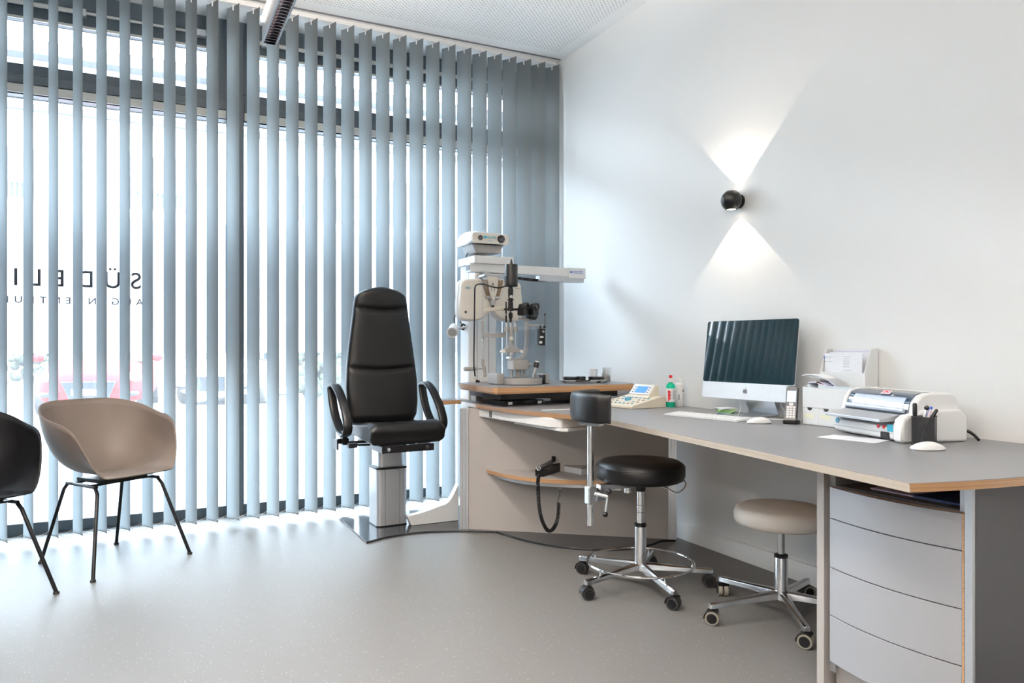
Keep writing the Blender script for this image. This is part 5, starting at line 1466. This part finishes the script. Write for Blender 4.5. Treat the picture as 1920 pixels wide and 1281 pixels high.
for k in range(5):
    x, y, _ = (2.166, 3.511, 0.366)
    o = MB().box((0, 0, .0038), (.10, .15, .0074)).build('leaflet', 'paper' if k < 4 else 'instr_grey', None)
    o.location = (x + .01 + .0006 * (k % 2), y + .075, .3645 + .0078 * k); o.rotation_euler = (0, 0, R(12 + .8 * (k % 3)))
    tag(o, ['lowest leaflet', 'second leaflet from the bottom', 'middle leaflet', 'second leaflet from the top', 'grey topmost leaflet'][k] + ' of the stack on the half round shelf', 'leaflet', 'leaflets on the half round shelf')

# ================================================================ STOOLS
def castor(parent, x, y, ang, tread, r=.027):
    c = math.cos(ang); s = math.sin(ang)
    m = MB()
    for o in (-.012, .012):
        px, py = x - s * o, y + c * o
        m.cyl((px - s * .009, py + c * .009, r), (px + s * .009, py - c * .009, r), r, seg=24)
    w = m.build('castor', tread, parent, bevel=0.003)
    h = MB()
    for o in (-.0225, .0225):
        px, py = x - s * o, y + c * o
        h.cyl((px - s * .001, py + c * .001, r), (px + s * .001, py - c * .001, r), r * .72, seg=20)
    # curved guard over the wheels
    rings = []
    for k in range(9):
        a = PI * (-.05 + .8 * k / 8)
        for_ = [(r + .004) * math.cos(a), (r + .004) * math.sin(a)]
        rings.append([Vector((x + c * (for_[0] * f) - s * o, y + s * (for_[0] * f) + c * o, r + for_[1] * f)) for o, f in ((-.024, 1), (.024, 1), (.024, .92), (-.024, .92))])
    h.rings(rings)
    h.cyl((x, y, r), (x, y, r * 2 + .014), .0055, seg=12)
    h.build('castor_hood', 'black_plastic', w, bevel=0.001)

def star_base(t, R_, phase, zc, material, tread, castor_angs):
    for k in range(5):
        a = R(phase + 72 * k); c, s = math.cos(a), math.sin(a)
        rings = []
        for f, w, h, z in ((.0, .020, .028, zc), (.15, .019, .026, zc), (.5, .0155, .020, zc - .008), (.85, .0145, .019, zc - .016), (1.0, .0145, .019, zc - .019), (1.05, .011, .017, zc - .020)):
            rr = R_ * f
            rings.append([Vector((c * rr - s * w * uu, s * rr + c * w * uu, z + h * vv)) for uu, vv in ((-1, -.6), (-.8, .3), (-.4, .55), (.4, .55), (.8, .3), (1, -.6))])
        MB().rings(rings).build('base_arm', material, t, ang=50, bevel=0.001)
        castor(t, c * R_, s * R_, R(castor_angs[k]), tread)

s1 = thing('swivel_stool', 'black round swivel stool with a curved backrest on a chrome pole', 'stool', (1.978, 2.729, 0))
star_base(s1, .305, 44, .092, 'polished', 'rubber', (150, 128, 165, 120, 140))
MB().lathe([(.026, .075), (.030, .085), (.0265, .11), (.0265, .262), (.025, .270)], seg=32).build('lower_tube', 'polished', s1)
MB().lathe([(.027, .268), (.027, .280), (.020, .284)], seg=28).build('tube_collar', 'black_plastic', s1)
m = MB().lathe([(.0165, .27), (.0165, .44)], seg=28); m.build('gas_rod', 'chrome', s1)
m = MB(); [m.lathe([(.0172, z), (.0172, z + .002)], seg=24) for z in (.33, .362)]; m.build('rod_rings', 'black_plastic', s1)
MB().lathe([(.020, .425), (.023, .43), (.026, .462), (.06, .470), (.06, .476)], seg=28).build('seat_hub', 'black_plastic', s1)
MB().lathe([(.001, .474), (.175, .474), (.190, .482), (.1965, .498), (.1965, .530), (.190, .548), (.172, .560), (.10, .565), (.001, .566)], seg=64).build('seat', 'black_leather', s1, ang=60)
MB().tube([(.1955 * math.cos(2 * PI * k / 64), .1955 * math.sin(2 * PI * k / 64), .538) for k in range(64)], .002, seg=6, closed=True).build('seat_piping', 'black_leather', s1)
MB().tube([(.235 * math.cos(2 * PI * k / 72), .235 * math.sin(2 * PI * k / 72), .108) for k in range(72)], .0055, seg=10, closed=True).build('foot_ring', 'chrome', s1)
m = MB()
for k in range(5):
    a = R(44 + 72 * k); m.cyl((.232 * math.cos(a), .232 * math.sin(a), .086), (.232 * math.cos(a), .232 * math.sin(a), .108), .006, seg=10)
m.build('ring_post', 'chrome', s1)
# release lever loop
MB().tube(smooth_path([(.03, -.03, .462), (.075, -.075, .448), (.115, -.10, .426), (.16, -.09, .428), (.215, -.05, .446), (.225, -.015, .458), (.19, .01, .462), (.10, .0, .464)], 6), .0035, seg=8).build('release_lever', 'chrome', s1)
# support bracket, pole, clamp
pxy = (-.255, .012)
bk = MB(); bk.box((-.115, .005, .458), (.20, .038, .022), (0, 0, R(-3))); bk.build('support_bar', 'alu', s1, bevel=0.002)
MB().cyl((-.075, -.01, .425), (-.075, -.01, .450), .016).build('bar_bolt', 'chrome', s1, bevel=0.002)
MB().cyl((pxy[0], pxy[1], .295), (pxy[0], pxy[1], .735), .0135, seg=24).build('back_pole', 'chrome', s1)
cl = MB(); cl.bb(pxy[0] - .020, pxy[0] + .017, pxy[1] - .019, pxy[1] + .019, .388, .465)
clo = cl.build('clamp_block', 'alu', s1, bevel=0.006, bseg=3)
m = MB(); m.bb(pxy[0] + .010, pxy[0] + .085, pxy[1] - .012, pxy[1] + .012, .395, .458); m.build('clamp_arm', 'chrome', s1, bevel=0.004)
lvr = MB(); lvr.cyl((pxy[0] + .012, pxy[1] - .016, .435), (pxy[0] + .055, pxy[1] - .05, .425), .009); lvr.cyl((pxy[0] + .055, pxy[1] - .05, .425), (pxy[0] + .040, pxy[1] - .055, .355), .005)
lo_ = lvr.build('clamp_lever', 'chrome', s1)
MB().ball((pxy[0] + .040, pxy[1] - .055, .350), .0125).ball((pxy[0] + .062, pxy[1] - .05, .445), .012).build('lever_ball', 'black_satin', lo_)
# curved back pad
cen = (1.864 - 1.978, 2.695 - 2.729)
def pad():
    m = MB(); rings = []
    n = 26
    for k in range(n + 1):
        f = k / n
        a = R(87 + (221 - 87) * f)
        e_ = min(f, 1 - f) * n
        sc_1 = 1.0 if e_ >= 2 else (.55, .88)[int(e_)] if e_ < 2 else 1
        ring = []
        for j in range(20):
            b = 2 * PI * j / 20
            rr = .212 + .021 * sc_1 * math.copysign(abs(math.cos(b)) ** .6, math.cos(b))
            z = .812 + .062 * (.9 + .1 * sc_1) * math.copysign(abs(math.sin(b)) ** .5, math.sin(b))
            ring.append(Vector((cen[0] + rr * math.cos(a), cen[1] + rr * math.sin(a), z)))
        rings.append(ring)
    return m.rings(rings)
bp_ = pad().build('backrest', 'black_leather', s1, ang=60)
MB().tube([(cen[0] + .233 * math.cos(R(221)), cen[1] + .233 * math.sin(R(221)), .76 + .1 * k / 6) for k in range(7)], .0015, seg=6).build('backrest_seam', 'rubber', bp_)
m = MB(); m.box((pxy[0] + .004, pxy[1], .738), (.105, .038, .020), (0, 0, R(-62))); m.box((pxy[0] + .012, pxy[1] - .012, .752), (.02, .11, .006), (0, 0, R(-20)))
m.build('back_plate', 'chrome', s1, bevel=0.002)

s2 = thing('swivel_stool', 'low round swivel stool with a grey seat beside the drawer cabinet', 'stool', (2.25, 2.17, 0))
star_base(s2, .30, 24, .092, 'polished', 'castor_grey', (165, 60, 130, 118, 150))
MB().lathe([(.026, .075), (.030, .085), (.0255, .11), (.0255, .236), (.024, .240)], seg=32).build('lower_tube', 'polished', s2)
MB().lathe([(.027, .238), (.027, .248), (.018, .252)], seg=28).build('tube_collar', 'black_plastic', s2)
MB().lathe([(.0135, .24), (.0135, .36)], seg=28).build('gas_rod', 'steel', s2)
MB().lathe([(.016, .345), (.020, .352), (.030, .366), (.07, .368)], seg=28).build('seat_hub', 'black_plastic', s2)
MB().lathe([(.001, .366), (.160, .366), (.174, .373), (.180, .388), (.180, .412), (.174, .428), (.155, .437), (.08, .441), (.001, .4415)], seg=64).build('seat', 'grey_leather', s2, ang=60)

# ================================================================ ARMCHAIRS
def armchair(name, label, loc, rz, shell_m, leg_m, group=None):
    t = thing(name, label, 'chair', loc, rz, group)
    NA, NT = 96, 22
    def sm(a, b, x):
        x = max(0, min(1, (x - a) / (b - a))); return x * x * (3 - 2 * x)
    def fn(ua, v):
        # angle 0 = front (-y), going round; symmetrical
        th = 2 * PI * ua
        d = abs(((th + PI) % (2 * PI)) - PI)        # 0 front, PI back
        dd = math.degrees(d)
        H = .450 + .205 * math.sin(PI / 2 * sm(30, 84, dd)) + .142 * math.sin(PI / 2 * max(0, min(1, (dd - 58) / 110)))
        # plan: superellipse, front pulled a little forward
        c, s = math.cos(th), math.sin(th)
        ex = .70
        x = math.copysign(abs(s) ** ex, s); y = -math.copysign(abs(c) ** ex, c)
        rx = .280 + .012 * sm(60, 100, dd); ry = .262 if c > 0 else .235
        a = v * PI / 2
        wall = sm(38, 70, dd)
        f = math.sin(a) ** .85
        pw = 1.0 + 1.3 * wall
        g = (1 - math.cos(a)) ** (1.15 + .25 * wall)
        # bottom slightly dished; front edge rolls down
        z0 = .444
        z = z0 + (H - z0) * g + (.018 * (1 - wall) * math.sin(PI * v) * .6)
        # narrower base: walls flare outwards
        fl = (.80 + .20 * v) if True else 1
        xx = x * rx * f * fl; yy = y * ry * f * (fl if c < 0 else (.94 + .06 * v))
        yy += .050 * sm(110, 180, dd) * (v ** 3)      # back reclines
        yy -= .045 * 0
        return Vector((xx, yy, z))
    m = MB(); m.grid(fn, NA, NT, close_u=True)
    sh_ = m.build('seat_shell', shell_m, t, solid=.007, ang=80, solid_off=0)
    for vtx in (): pass
    # two side frames of steel tube: leg - rail - leg
    for sx in (-1, 1):
        ft = Vector((sx * .2575, -.265, .008)); rt = Vector((sx * .198, .245, .008))
        fk = Vector((sx * .165, -.155, .400)); rk = Vector((sx * .150, .120, .400))
        MB().tube([ft, ft.lerp(fk, .5), ft.lerp(fk, .93), fk + Vector((0, .022, .004))], .0085, seg=14).build('leg', leg_m, t)
        MB().tube([rt, rt.lerp(rk, .5), rt.lerp(rk, .93), rk + Vector((0, -.022, .004))], .0085, seg=14).build('leg', leg_m, t)
        MB().cyl(fk + Vector((0, .010, .002)), rk + Vector((0, -.010, .002)), .0085).build('side_rail', leg_m, t)
        for p in (ft, rt): MB().cyl((p.x, p.y, 0), (p.x, p.y, .010), .0125, seg=16).build('foot_glide', 'rubber', t)
    m = MB()
    for yy in (-.10, .06): m.bb(-.16, .16, yy - .012, yy + .012, .402, .410)
    m.bb(-.12, .12, -.12, .08, .410, .427)
    m.build('under_frame', 'black_metal', t)
    return t
armchair('armchair', 'taupe plastic shell armchair on black tube legs by the window', (-.167, 4.235, 0), R(35.8), 'beige_shell', 'black_metal')
armchair('armchair', 'black plastic shell armchair cut off by the left picture edge', (-.717, 3.82, 0), R(35.8), 'black_shell', 'black_metal')
